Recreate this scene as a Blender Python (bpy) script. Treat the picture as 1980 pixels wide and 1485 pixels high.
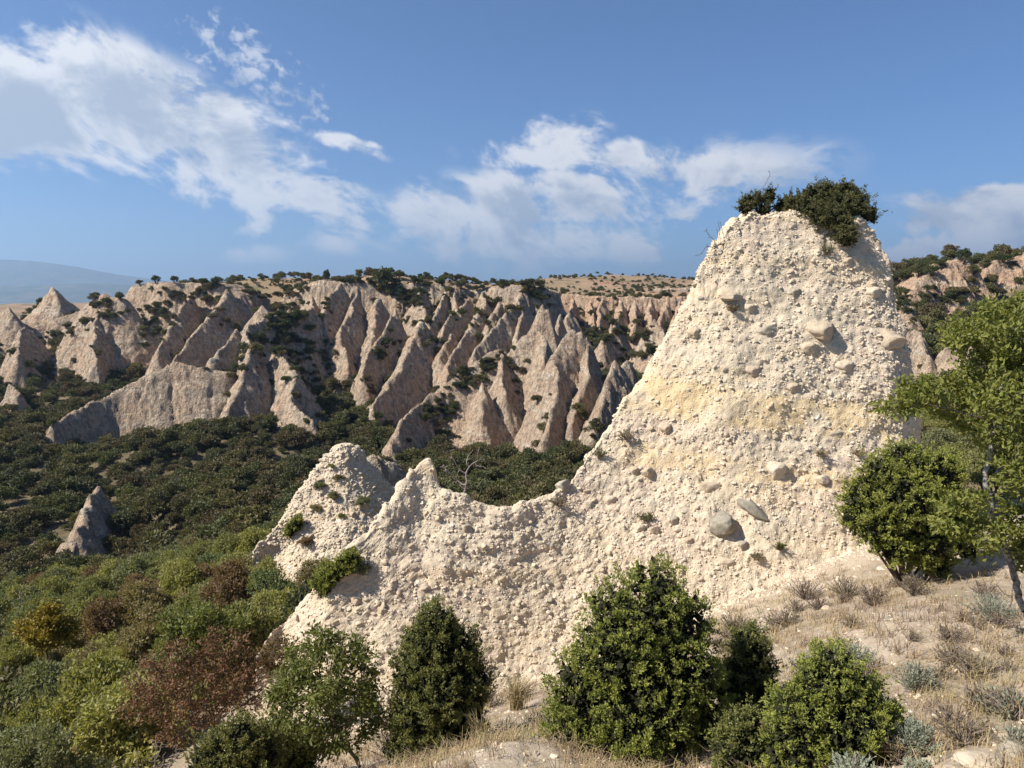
import bpy, math, random
import numpy as np
from mathutils import Vector

for _o in list(bpy.data.objects):
    bpy.data.objects.remove(_o, do_unlink=True)
SC = bpy.context.scene
COL = SC.collection
R = math.radians

# ------------------------------------------------------------------ camera
CZ = 40.0                       # eye height above the world's zero
FPX = 1363.0                    # focal length in pixels of a 1980 px wide picture
PITCH = R(7.0)
cam_data = bpy.data.cameras.new('camera')
cam_data.sensor_width = 36.0
cam_data.lens = 36.0 * FPX / 1980.0
cam_data.clip_start = 0.05
cam_data.clip_end = 60000.0
cam = bpy.data.objects.new('camera', cam_data)
COL.objects.link(cam)
cam.location = (0, 0, CZ)
cam.rotation_euler = (R(90) - PITCH, 0, 0)
SC.camera = cam

# ------------------------------------------------------------------ light
SUN_AZ = R(-108.0)              # from north (+y) clockwise: the sun stands to the left, a little behind
SUN_EL = R(45.0)
sun_dir = Vector((math.sin(SUN_AZ) * math.cos(SUN_EL), math.cos(SUN_AZ) * math.cos(SUN_EL), math.sin(SUN_EL)))
sun_data = bpy.data.lights.new('sun', 'SUN')
sun_data.energy = 5.0
sun_data.angle = R(0.55)
sun_data.color = (1.0, 0.95, 0.87)
sun = bpy.data.objects.new('sun', sun_data)
COL.objects.link(sun)
sun.rotation_euler = sun_dir.to_track_quat('Z', 'Y').to_euler()

vs = SC.view_settings
vs.view_transform = 'Standard'
vs.look = 'None'
vs.exposure = 0.82
vs.gamma = 1.0
vs.use_curve_mapping = False
SC.cycles.max_bounces = 6
SC.cycles.diffuse_bounces = 3
SC.cycles.glossy_bounces = 1
SC.cycles.transmission_bounces = 2
SC.cycles.volume_bounces = 0
SC.cycles.transparent_max_bounces = 4
SC.cycles.use_denoising = True

# ------------------------------------------------------------------ view geometry helpers
cp, sp = math.cos(PITCH), math.sin(PITCH)


def ray(px, py):
    dx = (px - 990.0) / FPX
    dy = (742.5 - py) / FPX
    return np.array((dx, dy * sp + cp, dy * cp - sp))


def W(px, py, D):
    """point of the place at forward distance D (metres) that the photograph shows at px, py"""
    d = ray(px, py)
    t = D / d[1]
    return np.array((d[0] * t, D, CZ + d[2] * t))


def proj(P):
    P = np.atleast_2d(np.asarray(P, float))
    r = P - np.array((0, 0, CZ))
    dep = r[:, 1] * cp - r[:, 2] * sp
    dep = np.maximum(dep, 1e-3)
    up = r[:, 1] * sp + r[:, 2] * cp
    return 990.0 + FPX * r[:, 0] / dep, 742.5 - FPX * up / dep, dep


# ------------------------------------------------------------------ sky and clouds (world)
class S:
    """tiny expression wrapper for shader node sockets"""
    tree = None

    def __init__(self, sock):
        self.s = sock

    @staticmethod
    def n(op, *args):
        nd = S.tree.nodes.new('ShaderNodeMath')
        nd.operation = op
        for i, a in enumerate(args):
            if isinstance(a, S):
                S.tree.links.new(a.s, nd.inputs[i])
            else:
                nd.inputs[i].default_value = a
        return S(nd.outputs[0])

    def __add__(self, o): return S.n('ADD', self, o)
    def __radd__(self, o): return S.n('ADD', self, o)
    def __sub__(self, o): return S.n('SUBTRACT', self, o)
    def __rsub__(self, o): return S.n('SUBTRACT', o, self)
    def __mul__(self, o): return S.n('MULTIPLY', self, o)
    def __rmul__(self, o): return S.n('MULTIPLY', self, o)
    def __truediv__(self, o): return S.n('DIVIDE', self, o)


def smooth(x, a, b):
    nd = S.tree.nodes.new('ShaderNodeMapRange')
    nd.interpolation_type = 'SMOOTHSTEP'
    S.tree.links.new(x.s, nd.inputs['Value'])
    nd.inputs['From Min'].default_value = a
    nd.inputs['From Max'].default_value = b
    return S(nd.outputs['Result'])


def vec(x, y, z):
    nd = S.tree.nodes.new('ShaderNodeCombineXYZ')
    for i, a in enumerate((x, y, z)):
        if isinstance(a, S):
            S.tree.links.new(a.s, nd.inputs[i])
        else:
            nd.inputs[i].default_value = a
    return S(nd.outputs[0])


def nz(v, scale, detail=5.0, rough=0.55, dist=0.0, lac=2.0):
    nd = S.tree.nodes.new('ShaderNodeTexNoise')
    S.tree.links.new(v.s, nd.inputs['Vector'])
    nd.inputs['Scale'].default_value = scale
    nd.inputs['Detail'].default_value = detail
    nd.inputs['Roughness'].default_value = rough
    nd.inputs['Distortion'].default_value = dist
    nd.inputs['Lacunarity'].default_value = lac
    return S(nd.outputs['Fac'])


world = bpy.data.worlds.new('World')
SC.world = world
world.use_nodes = True
wt = world.node_tree
wt.nodes.clear()
S.tree = wt
sky = wt.nodes.new('ShaderNodeTexSky')
sky.sky_type = 'NISHITA'
sky.sun_disc = False
sky.sun_elevation = SUN_EL
sky.sun_rotation = SUN_AZ
sky.altitude = 1200.0
sky.air_density = 1.0
sky.dust_density = 0.35
sky.ozone_density = 10.0
bg_sky = wt.nodes.new('ShaderNodeBackground')
bg_sky.inputs['Strength'].default_value = 0.070
wt.links.new(sky.outputs['Color'], bg_sky.inputs['Color'])

tc = wt.nodes.new('ShaderNodeTexCoord')
sepd = wt.nodes.new('ShaderNodeSeparateXYZ')
wt.links.new(tc.outputs['Generated'], sepd.inputs[0])
dX, dY, dZ = (S(sepd.outputs[i]) for i in range(3))
AZ = S.n('ARCTAN2', dX, dY)
EL = S.n('ARCSINE', dZ)


def azel(px, py):
    d = ray(px, py)
    d = d / np.linalg.norm(d)
    return math.atan2(d[0], d[1]), math.asin(d[2])


# (px, py, half length px, half height px, tilt deg clockwise, weight)
CLOUDS = [
    (60, 215, 190, 75, 12, 1.15), (250, 225, 190, 85, 24, 1.25), (430, 300, 190, 80, 22, 1.3),
    (590, 370, 125, 42, 22, 1.2), (110, 280, 170, 50, 15, 0.7), (320, 335, 180, 34, 18, 0.62), (-160, 190, 200, 90, 15, 1.0),
    (1090, 270, 85, 50, 15, 1.0), (1190, 302, 48, 30, 0, 0.95), (1010, 300, 110, 30, 5, 0.6),
    (1120, 390, 330, 66, -6, 0.88), (1000, 460, 190, 55, 0, 0.75), (1330, 350, 120, 42, -10, 0.8), (1250, 460, 150, 50, 0, 0.6),
    (885, 392, 85, 32, 15, 0.7), (1100, 185, 40, 60, 60, 0.35), (1200, 225, 55, 12, -30, 0.4),
    (1880, 410, 170, 52, -8, 1.0), (1800, 480, 140, 40, -8, 0.85), (2050, 420, 180, 80, -5, 1.0), (1740, 430, 80, 30, -10, 0.5),
    (495, 440, 50, 26, -15, 0.62), (490, 490, 80, 26, 0, 0.42), (650, 470, 55, 28, 10, 0.45), (650, 330, 30, 22, 0, 0.5),
    (10, 300, 50, 12, 0, 0.6), (590, 255, 150, 13, 14, 0.66), (690, 272, 60, 9, 12, 0.55), (1560, 300, 70, 16, -20, 0.35),
    (150, 112, 80, 16, 20, 0.5),
    (-700, 150, 300, 120, 10, 0.9), (2700, 250, 300, 120, -10, 0.9), (-500, 420, 260, 60, 5, 0.7), (3000, 480, 300, 70, 5, 0.7),
]
mask = None
for (px, py, rx, ry, rot, w) in CLOUDS:
    a0, e0 = azel(px, py)
    k = math.cos(math.atan((px - 990) / FPX)) if abs(px - 990) < 1400 else 0.6
    ra, re = rx / FPX * k * k, ry / FPX * k
    c, s_ = math.cos(R(rot)), math.sin(R(rot))
    da, de = AZ - a0, EL - e0
    u = (da * c - de * s_) / ra
    v = (da * s_ + de * c) / re
    q = u * u + v * v
    g = S.n('EXPONENT', q * -0.62) * w
    mask = g if mask is None else S.n('MAXIMUM', mask, g)
# streaks of the wind: rotate and stretch the direction a little
c, s_ = math.cos(R(16)), math.sin(R(16))
su = AZ * c - EL * s_
sv = AZ * s_ + EL * c
cv = vec(su * 0.62, sv, 0.37)
n1 = nz(cv, 9.0, 7.0, 0.60, 0.5)
n2 = nz(cv, 34.0, 3.0, 0.6, 0.2)
dens = mask * 0.95 + (n1 - 0.5) * 3.3 + (n2 - 0.5) * 1.1 - 0.29
gate = smooth(mask, 0.16, 0.46)
cover = smooth(dens, 0.0, 0.50) * gate
# the mottled patch of small high clouds
a0, e0 = azel(500, 148)
c2, s2 = math.cos(R(28)), math.sin(R(28))
da, de = AZ - a0, EL - e0
u = (da * c2 - de * s2) / (150 / FPX * 0.86)
v = (da * s2 + de * c2) / (62 / FPX * 0.93)
pm = S.n('EXPONENT', (u * u + v * v) * -0.8)
n3 = nz(vec(su * 0.8, sv, 1.7), 70.0, 3.0, 0.55, 0.3)
n4 = nz(vec(su, sv, 4.7), 16.0, 3.0, 0.55, 0.3)
patch = smooth(pm * 0.9 + (n3 - 0.5) * 2.3 + (n4 - 0.5) * 1.4 - 0.52, 0.0, 0.6) * smooth(pm, 0.08, 0.4) * 0.62
cover = S.n('MAXIMUM', cover, patch)
# cloud light: thicker parts away from the sun are greyer
cv2 = vec((su - 0.035) * 0.62, sv + 0.02, 0.37)
n1b = nz(cv2, 9.0, 5.0, 0.60, 0.5)
relief = (n1 - n1b) * 2.6
thick = smooth(dens, 0.35, 1.0)
lum = smooth(relief + 0.5 - thick * 0.42 + (n2 - 0.5) * 0.35, 0.05, 0.62)
mixc = wt.nodes.new('ShaderNodeMix')
mixc.data_type = 'RGBA'
wt.links.new(lum.s, mixc.inputs['Factor'])
mixc.inputs['A'].default_value = (0.40, 0.45, 0.54, 1)
mixc.inputs['B'].default_value = (0.80, 0.80, 0.81, 1)
bg_cloud = wt.nodes.new('ShaderNodeBackground')
bg_cloud.inputs['Strength'].default_value = 0.68
wt.links.new(mixc.outputs['Result'], bg_cloud.inputs['Color'])
mixs = wt.nodes.new('ShaderNodeMixShader')
wt.links.new((cover * 0.95).s, mixs.inputs[0])
wt.links.new(bg_sky.outputs[0], mixs.inputs[1])
wt.links.new(bg_cloud.outputs[0], mixs.inputs[2])
wo = wt.nodes.new('ShaderNodeOutputWorld')
wt.links.new(mixs.outputs[0], wo.inputs['Surface'])
world.cycles.sampling_method = 'MANUAL'
world.cycles.sample_map_resolution = 512


# ------------------------------------------------------------------ numpy noise
def _hash(ix, iy, iz, seed):
    h = (ix * 374761393 + iy * 668265263 + iz * 2147483647 + seed * 974711) & 0xFFFFFFFF
    h = ((h ^ (h >> 13)) * 1274126177) & 0xFFFFFFFF
    h = ((h ^ (h >> 15)) * 2246822519) & 0xFFFFFFFF
    return (h ^ (h >> 16)) & 0xFFFFFFFF


def vnoise(p, seed=0):
    """value noise in -1..1"""
    p = np.asarray(p, float)
    if p.shape[1] == 2:
        p = np.column_stack((p, np.zeros(len(p))))
    i = np.floor(p).astype(np.int64)
    f = p - i
    f = f * f * f * (f * (f * 6 - 15) + 10)
    out = np.zeros(len(p))
    for dx in (0, 1):
        wx = f[:, 0] if dx else 1 - f[:, 0]
        for dy in (0, 1):
            wy = f[:, 1] if dy else 1 - f[:, 1]
            for dz in (0, 1):
                wz = f[:, 2] if dz else 1 - f[:, 2]
                out += wx * wy * wz * (_hash(i[:, 0] + dx, i[:, 1] + dy, i[:, 2] + dz, seed) / 2147483648.0 - 1.0)
    return out


_ROT = np.array(((0.36, 0.48, -0.8), (-0.8, 0.60, 0.0), (0.48, 0.64, 0.6)))


def fbm(p, octaves=4, seed=0, gain=0.5, lac=2.07):
    p = np.asarray(p, float)
    if p.shape[1] == 2:
        p = np.column_stack((p, np.zeros(len(p))))
    out = np.zeros(len(p))
    a, tot = 1.0, 0.0
    for o in range(octaves):
        out += a * vnoise(p, seed + o * 17)
        tot += a
        a *= gain
        p = p @ _ROT.T * lac
    return out / tot


def worley(p, seed=0):
    p = np.asarray(p, float)
    i = np.floor(p).astype(np.int64)
    f1 = np.full(len(p), 9.0)
    f2 = np.full(len(p), 9.0)
    for dx in (-1, 0, 1):
        for dy in (-1, 0, 1):
            for dz in (-1, 0, 1):
                c = i + (dx, dy, dz)
                o = np.column_stack([_hash(c[:, 0], c[:, 1], c[:, 2], seed + k) / 4294967296.0 for k in (1, 2, 3)])
                d = np.sqrt((((c + o) - p) ** 2).sum(1))
                nf = d < f1
                f2 = np.where(nf, f1, np.minimum(f2, d))
                f1 = np.where(nf, d, f1)
    return f1, f2


def sstep(x, a, b):
    t = np.clip((x - a) / (b - a), 0, 1)
    return t * t * (3 - 2 * t)


# ------------------------------------------------------------------ mesh helpers
def make_mesh(name, V, F, smooth_=True, tint=None, mats=None, mat_index=None):
    V = np.ascontiguousarray(V, dtype=np.float32)
    F = np.ascontiguousarray(F, dtype=np.int32)
    me = bpy.data.meshes.new(name)
    n, k = F.shape
    me.vertices.add(len(V))
    me.vertices.foreach_set('co', V.ravel())
    me.loops.add(n * k)
    me.loops.foreach_set('vertex_index', F.ravel())
    me.polygons.add(n)
    me.polygons.foreach_set('loop_start', np.arange(0, n * k, k, dtype=np.int32))
    me.polygons.foreach_set('loop_total', np.full(n, k, dtype=np.int32))
    me.polygons.foreach_set('use_smooth', np.full(n, bool(smooth_)))
    if tint is not None:
        at = me.attributes.new('tint', 'FLOAT', 'POINT')
        at.data.foreach_set('value', np.ascontiguousarray(tint, dtype=np.float32))
    for m in (mats or []):
        me.materials.append(m)
    if mat_index is not None:
        me.polygons.foreach_set('material_index', np.ascontiguousarray(mat_index, dtype=np.int32))
    me.update(calc_edges=True)
    me.validate()
    return me


def link(name, data, parent=None, loc=None, rot=None, scale=None):
    o = bpy.data.objects.new(name, data)
    COL.objects.link(o)
    if parent is not None:
        o.parent = parent
    if loc is not None:
        o.location = [float(q) for q in loc]
    if rot is not None:
        o.rotation_euler = [float(q) for q in rot]
    if scale is not None:
        o.scale = [float(q) for q in scale] if hasattr(scale, '__len__') else (float(scale),) * 3
    return o


def tag(o, label=None, cat=None, group=None, kind=None):
    if label:
        assert 4 <= len(label.split()) <= 16, label
        o['label'] = label
    if cat:
        o['category'] = cat
    if group:
        o['group'] = group
    if kind:
        o['kind'] = kind
    return o


def thing(name, label, cat, loc, group=None, rotz=0.0, scale=None):
    o = link(name, None, loc=loc, rot=(0, 0, rotz), scale=scale)
    o.empty_display_size = 0.2
    return tag(o, label, cat, group)


def grid_faces(nu, nv):
    i = np.arange(nu - 1)[:, None] * nv + np.arange(nv - 1)[None, :]
    return np.stack((i, i + nv, i + nv + 1, i + 1), -1).reshape(-1, 4)


def tubes(segs, sides=5):
    """segs: list of (p0, p1, r0, r1) -> quads"""
    segs = list(segs)
    P0 = np.array([s[0] for s in segs], float)
    P1 = np.array([s[1] for s in segs], float)
    r0 = np.array([s[2] for s in segs], float)
    r1 = np.array([s[3] for s in segs], float)
    d = P1 - P0
    d /= np.maximum(np.linalg.norm(d, axis=1, keepdims=True), 1e-9)
    ref = np.where(np.abs(d[:, 2:3]) > 0.9, np.array([[1.0, 0, 0]]), np.array([[0, 0, 1.0]]))
    a = np.cross(d, ref)
    a /= np.linalg.norm(a, axis=1, keepdims=True)
    b = np.cross(d, a)
    th = np.arange(sides) / sides * 2 * math.pi
    cs, sn = np.cos(th), np.sin(th)
    ring = a[:, None, :] * cs[None, :, None] + b[:, None, :] * sn[None, :, None]
    V = np.concatenate((P0[:, None] + ring * r0[:, None, None], P1[:, None] + ring * r1[:, None, None]), 1)
    n = len(segs)
    base = (np.arange(n) * 2 * sides)[:, None]
    k = np.arange(sides)
    k2 = (k + 1) % sides
    F = np.stack((base + k, base + k2, base + sides + k2, base + sides + k), -1).reshape(-1, 4)
    return V.reshape(-1, 3), F


def leaves(P, N, L, Wd, rng, fold=0.25):
    """leaf blades: diamonds with a folded midrib; P base, N axis direction, L length, Wd width"""
    n = len(P)
    N = N / np.maximum(np.linalg.norm(N, axis=1, keepdims=True), 1e-9)
    t = rng.normal(size=(n, 3))
    side = np.cross(N, t)
    side /= np.maximum(np.linalg.norm(side, axis=1, keepdims=True), 1e-9)
    nrm = np.cross(side, N)
    L = np.broadcast_to(np.asarray(L, float), (n,))[:, None]
    Wd = np.broadcast_to(np.asarray(Wd, float), (n,))[:, None]
    mid = P + N * L * 0.5
    up = nrm * Wd * fold
    V = np.stack((P, mid + side * Wd * 0.5 + up, P + N * L, mid - side * Wd * 0.5 + up), 1).reshape(-1, 3)
    F = np.arange(4 * n).reshape(n, 4)
    return V, F


def rand_dirs(n, rng):
    v = rng.normal(size=(n, 3))
    return v / np.linalg.norm(v, axis=1, keepdims=True)


def icosphere(sub):
    t = (1 + 5 ** 0.5) / 2
    V = [(-1, t, 0), (1, t, 0), (-1, -t, 0), (1, -t, 0), (0, -1, t), (0, 1, t), (0, -1, -t), (0, 1, -t),
         (t, 0, -1), (t, 0, 1), (-t, 0, -1), (-t, 0, 1)]
    F = [(0, 11, 5), (0, 5, 1), (0, 1, 7), (0, 7, 10), (0, 10, 11), (1, 5, 9), (5, 11, 4), (11, 10, 2), (10, 7, 6), (7, 1, 8),
         (3, 9, 4), (3, 4, 2), (3, 2, 6), (3, 6, 8), (3, 8, 9), (4, 9, 5), (2, 4, 11), (6, 2, 10), (8, 6, 7), (9, 8, 1)]
    V = [np.array(v) / np.linalg.norm(v) for v in V]
    for _ in range(sub):
        cache, G = {}, []

        def mid(a, b):
            k = (min(a, b), max(a, b))
            if k not in cache:
                m = V[a] + V[b]
                V.append(m / np.linalg.norm(m))
                cache[k] = len(V) - 1
            return cache[k]
        for a, b, c in F:
            ab, bc, ca = mid(a, b), mid(b, c), mid(c, a)
            G += [(a, ab, ca), (b, bc, ab), (c, ca, bc), (ab, bc, ca)]
        F = G
    return np.array(V), np.array(F)


ICO = {k: icosphere(k) for k in (0, 1, 2, 3)}


def rock_shape(sub, seed, amp=0.25, angular=0.35):
    """a stone: noisy sphere cut by a few planes"""
    rng = np.random.default_rng(seed)
    V, F = ICO[sub]
    V = V * (1 + amp * fbm(V * 1.3 + seed * 3.1, 3, seed))[:, None]
    for _ in range(7):
        n = rand_dirs(1, rng)[0]
        h = rng.uniform(0.62, 0.9)
        d = V @ n - h
        V = V - np.outer(np.maximum(d, 0) * (angular + 0.55), n)
    return V, F


# ------------------------------------------------------------------ materials
def mat_base(name):
    m = bpy.data.materials.new(name)
    m.use_nodes = True
    t = m.node_tree
    t.nodes.clear()
    S.tree = t
    out = t.nodes.new('ShaderNodeOutputMaterial')
    return m, t, out


def rgbmix(fac, a, b, mode='MIX'):
    nd = S.tree.nodes.new('ShaderNodeMix')
    nd.data_type = 'RGBA'
    nd.blend_type = mode
    if isinstance(fac, S):
        S.tree.links.new(fac.s, nd.inputs['Factor'])
    else:
        nd.inputs['Factor'].default_value = fac
    for key, c in (('A', a), ('B', b)):
        if isinstance(c, S):
            S.tree.links.new(c.s, nd.inputs[key])
        else:
            nd.inputs[key].default_value = (*c, 1)
    return S(nd.outputs['Result'])


def ramp(fac, stops):
    nd = S.tree.nodes.new('ShaderNodeValToRGB')
    el = nd.color_ramp.elements
    while len(el) < len(stops):
        el.new(0.5)
    for e, (p, c) in zip(el, stops):
        e.position = p
        e.color = (*c, 1)
    S.tree.links.new(fac.s, nd.inputs[0])
    return S(nd.outputs[0])


def position():
    g = S.tree.nodes.new('ShaderNodeNewGeometry')
    return S(g.outputs['Position'])


def sepxyz(v):
    nd = S.tree.nodes.new('ShaderNodeSeparateXYZ')
    S.tree.links.new(v.s, nd.inputs[0])
    return [S(nd.outputs[i]) for i in range(3)]


def attr(name):
    nd = S.tree.nodes.new('ShaderNodeAttribute')
    nd.attribute_name = name
    return S(nd.outputs['Fac'])


def objrandom():
    nd = S.tree.nodes.new('ShaderNodeObjectInfo')
    return S(nd.outputs['Random'])


def principled(t, out, col, rough=0.9, bump=None, bstr=0.4, bdist=0.1, spec=0.15):
    b = t.nodes.new('ShaderNodeBsdfPrincipled')
    if isinstance(col, S):
        t.links.new(col.s, b.inputs['Base Color'])
    else:
        b.inputs['Base Color'].default_value = (*col, 1)
    b.inputs['Roughness'].default_value = rough
    b.inputs['Specular IOR Level'].default_value = spec
    if bump is not None:
        bn = t.nodes.new('ShaderNodeBump')
        bn.inputs['Strength'].default_value = bstr
        bn.inputs['Distance'].default_value = bdist
        t.links.new(bump.s, bn.inputs['Height'])
        t.links.new(bn.outputs[0], b.inputs['Normal'])
    t.links.new(b.outputs[0], out.inputs['Surface'])
    return b


def leaf_material(name, stops, tip=(1.25, 1.2, 0.9), trans=0.25):
    m, t, out = mat_base(name)
    rnd = objrandom()
    col = ramp(rnd, stops)
    ti = attr('tint')
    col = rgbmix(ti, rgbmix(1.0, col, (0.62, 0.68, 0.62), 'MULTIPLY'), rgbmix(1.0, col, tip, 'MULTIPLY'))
    d = t.nodes.new('ShaderNodeBsdfPrincipled')
    d.inputs['Roughness'].default_value = 0.55
    d.inputs['Specular IOR Level'].default_value = 0.25
    t.links.new(col.s, d.inputs['Base Color'])
    tr = t.nodes.new('ShaderNodeBsdfTranslucent')
    t.links.new(rgbmix(1.0, col, (1.2, 1.25, 0.6), 'MULTIPLY').s, tr.inputs['Color'])
    mx = t.nodes.new('ShaderNodeMixShader')
    mx.inputs[0].default_value = trans
    t.links.new(d.outputs[0], mx.inputs[1])
    t.links.new(tr.outputs[0], mx.inputs[2])
    t.links.new(mx.outputs[0], out.inputs['Surface'])
    return m


def sand_material(name, lit, warm, pale, dark, scale=1.0, bd=0.75):
    """weathered sandy cliff: strata, rusty and pale washes, dark crusts that also carry painted shading, gritty relief"""
    m, t, out = mat_base(name)
    p = position()
    x, y, z = sepxyz(p)
    wob = nz(p, 0.05 * scale, 3, 0.5)
    zz = z + (wob - 0.5) * 9.0
    strata = nz(vec(x * 0.02 * scale, y * 0.02 * scale, zz * 0.55 * scale), 1.0, 4, 0.6)
    blot = nz(p, 0.11 * scale, 5, 0.6)
    streak = nz(vec(x * 1.1 * scale, y * 1.1 * scale, z * 0.09 * scale), 1.0, 4, 0.6)
    grit = nz(p, 2.2 * scale, 5, 0.65)
    col = rgbmix(smooth(blot, 0.35, 0.65), lit, warm)
    col = rgbmix(smooth(strata, 0.5, 0.72), col, pale)
    col = rgbmix(smooth(streak, 0.42, 0.70) * 0.8, col, dark)
    lump = nz(p, 0.75 * scale, 5, 0.7)
    col = rgbmix(smooth(lump, 0.47, 0.64) * 0.7, col, dark)  # dark lumps and streaks strengthened to put cliff shading into the colour
    col = rgbmix(smooth(grit, 0.42, 0.72) * 0.6, col, dark)
    h = strata * 0.4 + streak * 0.9 + lump * 1.4 + grit * 0.8
    principled(t, out, col, 0.95, h, 1.0, bd, 0.05)
    return m


M_SAND = sand_material('sandstone', (0.53, 0.415, 0.295), (0.52, 0.36, 0.24), (0.62, 0.52, 0.385), (0.19, 0.15, 0.115))
M_ORANGE = sand_material('orange_sandstone', (0.56, 0.40, 0.27), (0.53, 0.34, 0.215), (0.62, 0.49, 0.345), (0.23, 0.16, 0.115))
M_RED = sand_material('red_sandstone', (0.42, 0.26, 0.175), (0.40, 0.215, 0.14), (0.50, 0.37, 0.26), (0.20, 0.12, 0.085))

# the conglomerate of the near rocks: sandy matrix
m, t, out = mat_base('conglomerate')
M_ROCK = m
p = position()
x, y, z = sepxyz(p)
blot = nz(p, 0.45, 5, 0.6)
fine = nz(p, 6.0, 6, 0.68)
grain = nz(p, 24.0, 5, 0.65)
col = rgbmix(smooth(blot, 0.38, 0.66), (0.59, 0.49, 0.35), (0.585, 0.462, 0.34))
band_z = z + x * 0.12 + (nz(p, 0.5, 3, 0.5) - 0.5) * 0.5
bandA = smooth(band_z, CZ - 3.1, CZ - 2.85) - smooth(band_z, CZ - 2.0, CZ - 1.75)
bandB = smooth(band_z, CZ - 4.55, CZ - 4.35) - smooth(band_z, CZ - 3.95, CZ - 3.7)
bandmask = S.n('MAXIMUM', bandA, bandB * 0.8) * smooth(x, 2.4, 4.0) * smooth(nz(p, 0.9, 3, 0.5), 0.32, 0.5)
lay = nz(vec(x * 0.15, y * 0.15, (z + x * 0.12) * 1.6), 1.0, 3, 0.6)
col = rgbmix(smooth(lay, 0.50, 0.66) * 0.55, col, (0.62, 0.475, 0.29))
col = rgbmix(smooth(lay, 0.46, 0.34) * 0.4, col, (0.55, 0.455, 0.345))
col = rgbmix(bandmask, col, (0.63, 0.475, 0.265))
col = rgbmix(smooth(fine, 0.45, 0.72) * 0.55, col, (0.62, 0.53, 0.40))
col = rgbmix(smooth(fine, 0.5, 0.28) * 0.5, col, (0.42, 0.32, 0.23))
col = rgbmix(smooth(grain, 0.5, 0.25) * 0.35, col, (0.26, 0.19, 0.135))
principled(t, out, col, 0.95, fine * 1.0 + grain * 0.5, 0.9, 0.05, 0.05)

# stones set in it
m, t, out = mat_base('pebble_stone')
M_STONE = m
ti = attr('tint')
p = position()
col = ramp(ti, [(0.0, (0.47, 0.41, 0.325)), (0.14, (0.55, 0.455, 0.34)), (0.4, (0.60, 0.49, 0.35)), (0.6, (0.585, 0.465, 0.335)),
                (0.85, (0.62, 0.52, 0.385)), (1.0, (0.67, 0.60, 0.49))])
g = nz(p, 14.0, 5, 0.65)
col = rgbmix(smooth(g, 0.5, 0.8) * 0.35, col, (0.45, 0.37, 0.27))
principled(t, out, col, 0.9, g, 0.6, 0.03, 0.1)

m, t, out = mat_base('boulder_stone')
M_BOULDER = m
col = ramp(objrandom(), [(0.0, (0.31, 0.275, 0.215)), (0.3, (0.42, 0.34, 0.245)), (0.7, (0.48, 0.375, 0.26)), (1.0, (0.52, 0.44, 0.335))])
p = position()
g = nz(p, 7.0, 6, 0.65)
col = rgbmix(smooth(g, 0.48, 0.72) * 0.55, col, (0.32, 0.27, 0.205))
col = rgbmix(smooth(nz(p, 2.1, 4, 0.6), 0.52, 0.7) * 0.4, col, (0.60, 0.51, 0.38))
principled(t, out, col, 0.9, g, 0.7, 0.05, 0.1)

m, t, out = mat_base('grey_green_boulder')
M_GREYROCK = m
p = position()
g = nz(p, 6.0, 6, 0.65)
col = rgbmix(smooth(g, 0.35, 0.7), (0.31, 0.275, 0.215), (0.21, 0.185, 0.14))
principled(t, out, col, 0.85, g, 0.6, 0.04, 0.1)

# ground
m, t, out = mat_base('terrain_soil')
M_GROUND = m
p = position()
x, y, z = sepxyz(p)
dist = S.n('SQRT', x * x + y * y)
b1 = nz(p, 0.5, 6, 0.65)
b2 = nz(p, 4.5, 6, 0.7)
b3 = nz(p, 0.03, 5, 0.6)
near = rgbmix(smooth(b1, 0.38, 0.62), (0.43, 0.345, 0.255), (0.30, 0.235, 0.165))
near = rgbmix(smooth(b2, 0.5, 0.72) * 0.7, near, (0.52, 0.43, 0.325))
near = rgbmix(smooth(b2, 0.46, 0.3) * 0.6, near, (0.19, 0.135, 0.10))
litter = rgbmix(smooth(b1, 0.4, 0.6), (0.105, 0.085, 0.05), (0.16, 0.125, 0.075))
farc = rgbmix(smooth(b3, 0.4, 0.6), (0.31, 0.205, 0.135), (0.235, 0.17, 0.105))
farc = rgbmix(smooth(nz(p, 0.012, 6, 0.7), 0.5, 0.62) * 0.8, farc, (0.10, 0.10, 0.055))
col = rgbmix(smooth(x * -0.35 + dist * 0.55 + (b1 - 0.5) * 6.0, 10.0, 14.0), near, litter)
col = rgbmix(smooth(dist + (b3 - 0.5) * 60.0, 265.0, 320.0), col, farc)
principled(t, out, col, 0.97, b1 * 0.5 + b2 * 0.5, 0.8, 0.12, 0.03)

m, t, out = mat_base('mountain_scrub')
M_MOUNT = m
p = position()
col = rgbmix(smooth(nz(p, 0.004, 6, 0.65), 0.42, 0.58), (0.055, 0.075, 0.045), (0.12, 0.11, 0.07))
principled(t, out, col, 0.95, nz(p, 0.006, 6, 0.6), 0.7, 40.0, 0.02)

m, t, out = mat_base('bark')
M_BARK = m
p = position()
g = nz(p, 18.0, 5, 0.65)
principled(t, out, rgbmix(smooth(g, 0.35, 0.7), (0.075, 0.055, 0.042), (0.16, 0.125, 0.10)), 0.9, g, 0.6, 0.02)
m, t, out = mat_base('pale_bark')
M_PALEBARK = m
p = position()
g = nz(p, 15.0, 5, 0.65)
principled(t, out, rgbmix(smooth(g, 0.4, 0.62), (0.33, 0.295, 0.26), (0.12, 0.10, 0.085)), 0.85, g, 0.5, 0.02)
m, t, out = mat_base('dead_wood')
M_DEAD = m
p = position()
g = nz(p, 22.0, 5, 0.65)
principled(t, out, rgbmix(smooth(g, 0.35, 0.7), (0.16, 0.125, 0.105), (0.30, 0.255, 0.22)), 0.9, g, 0.5, 0.02)

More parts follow.
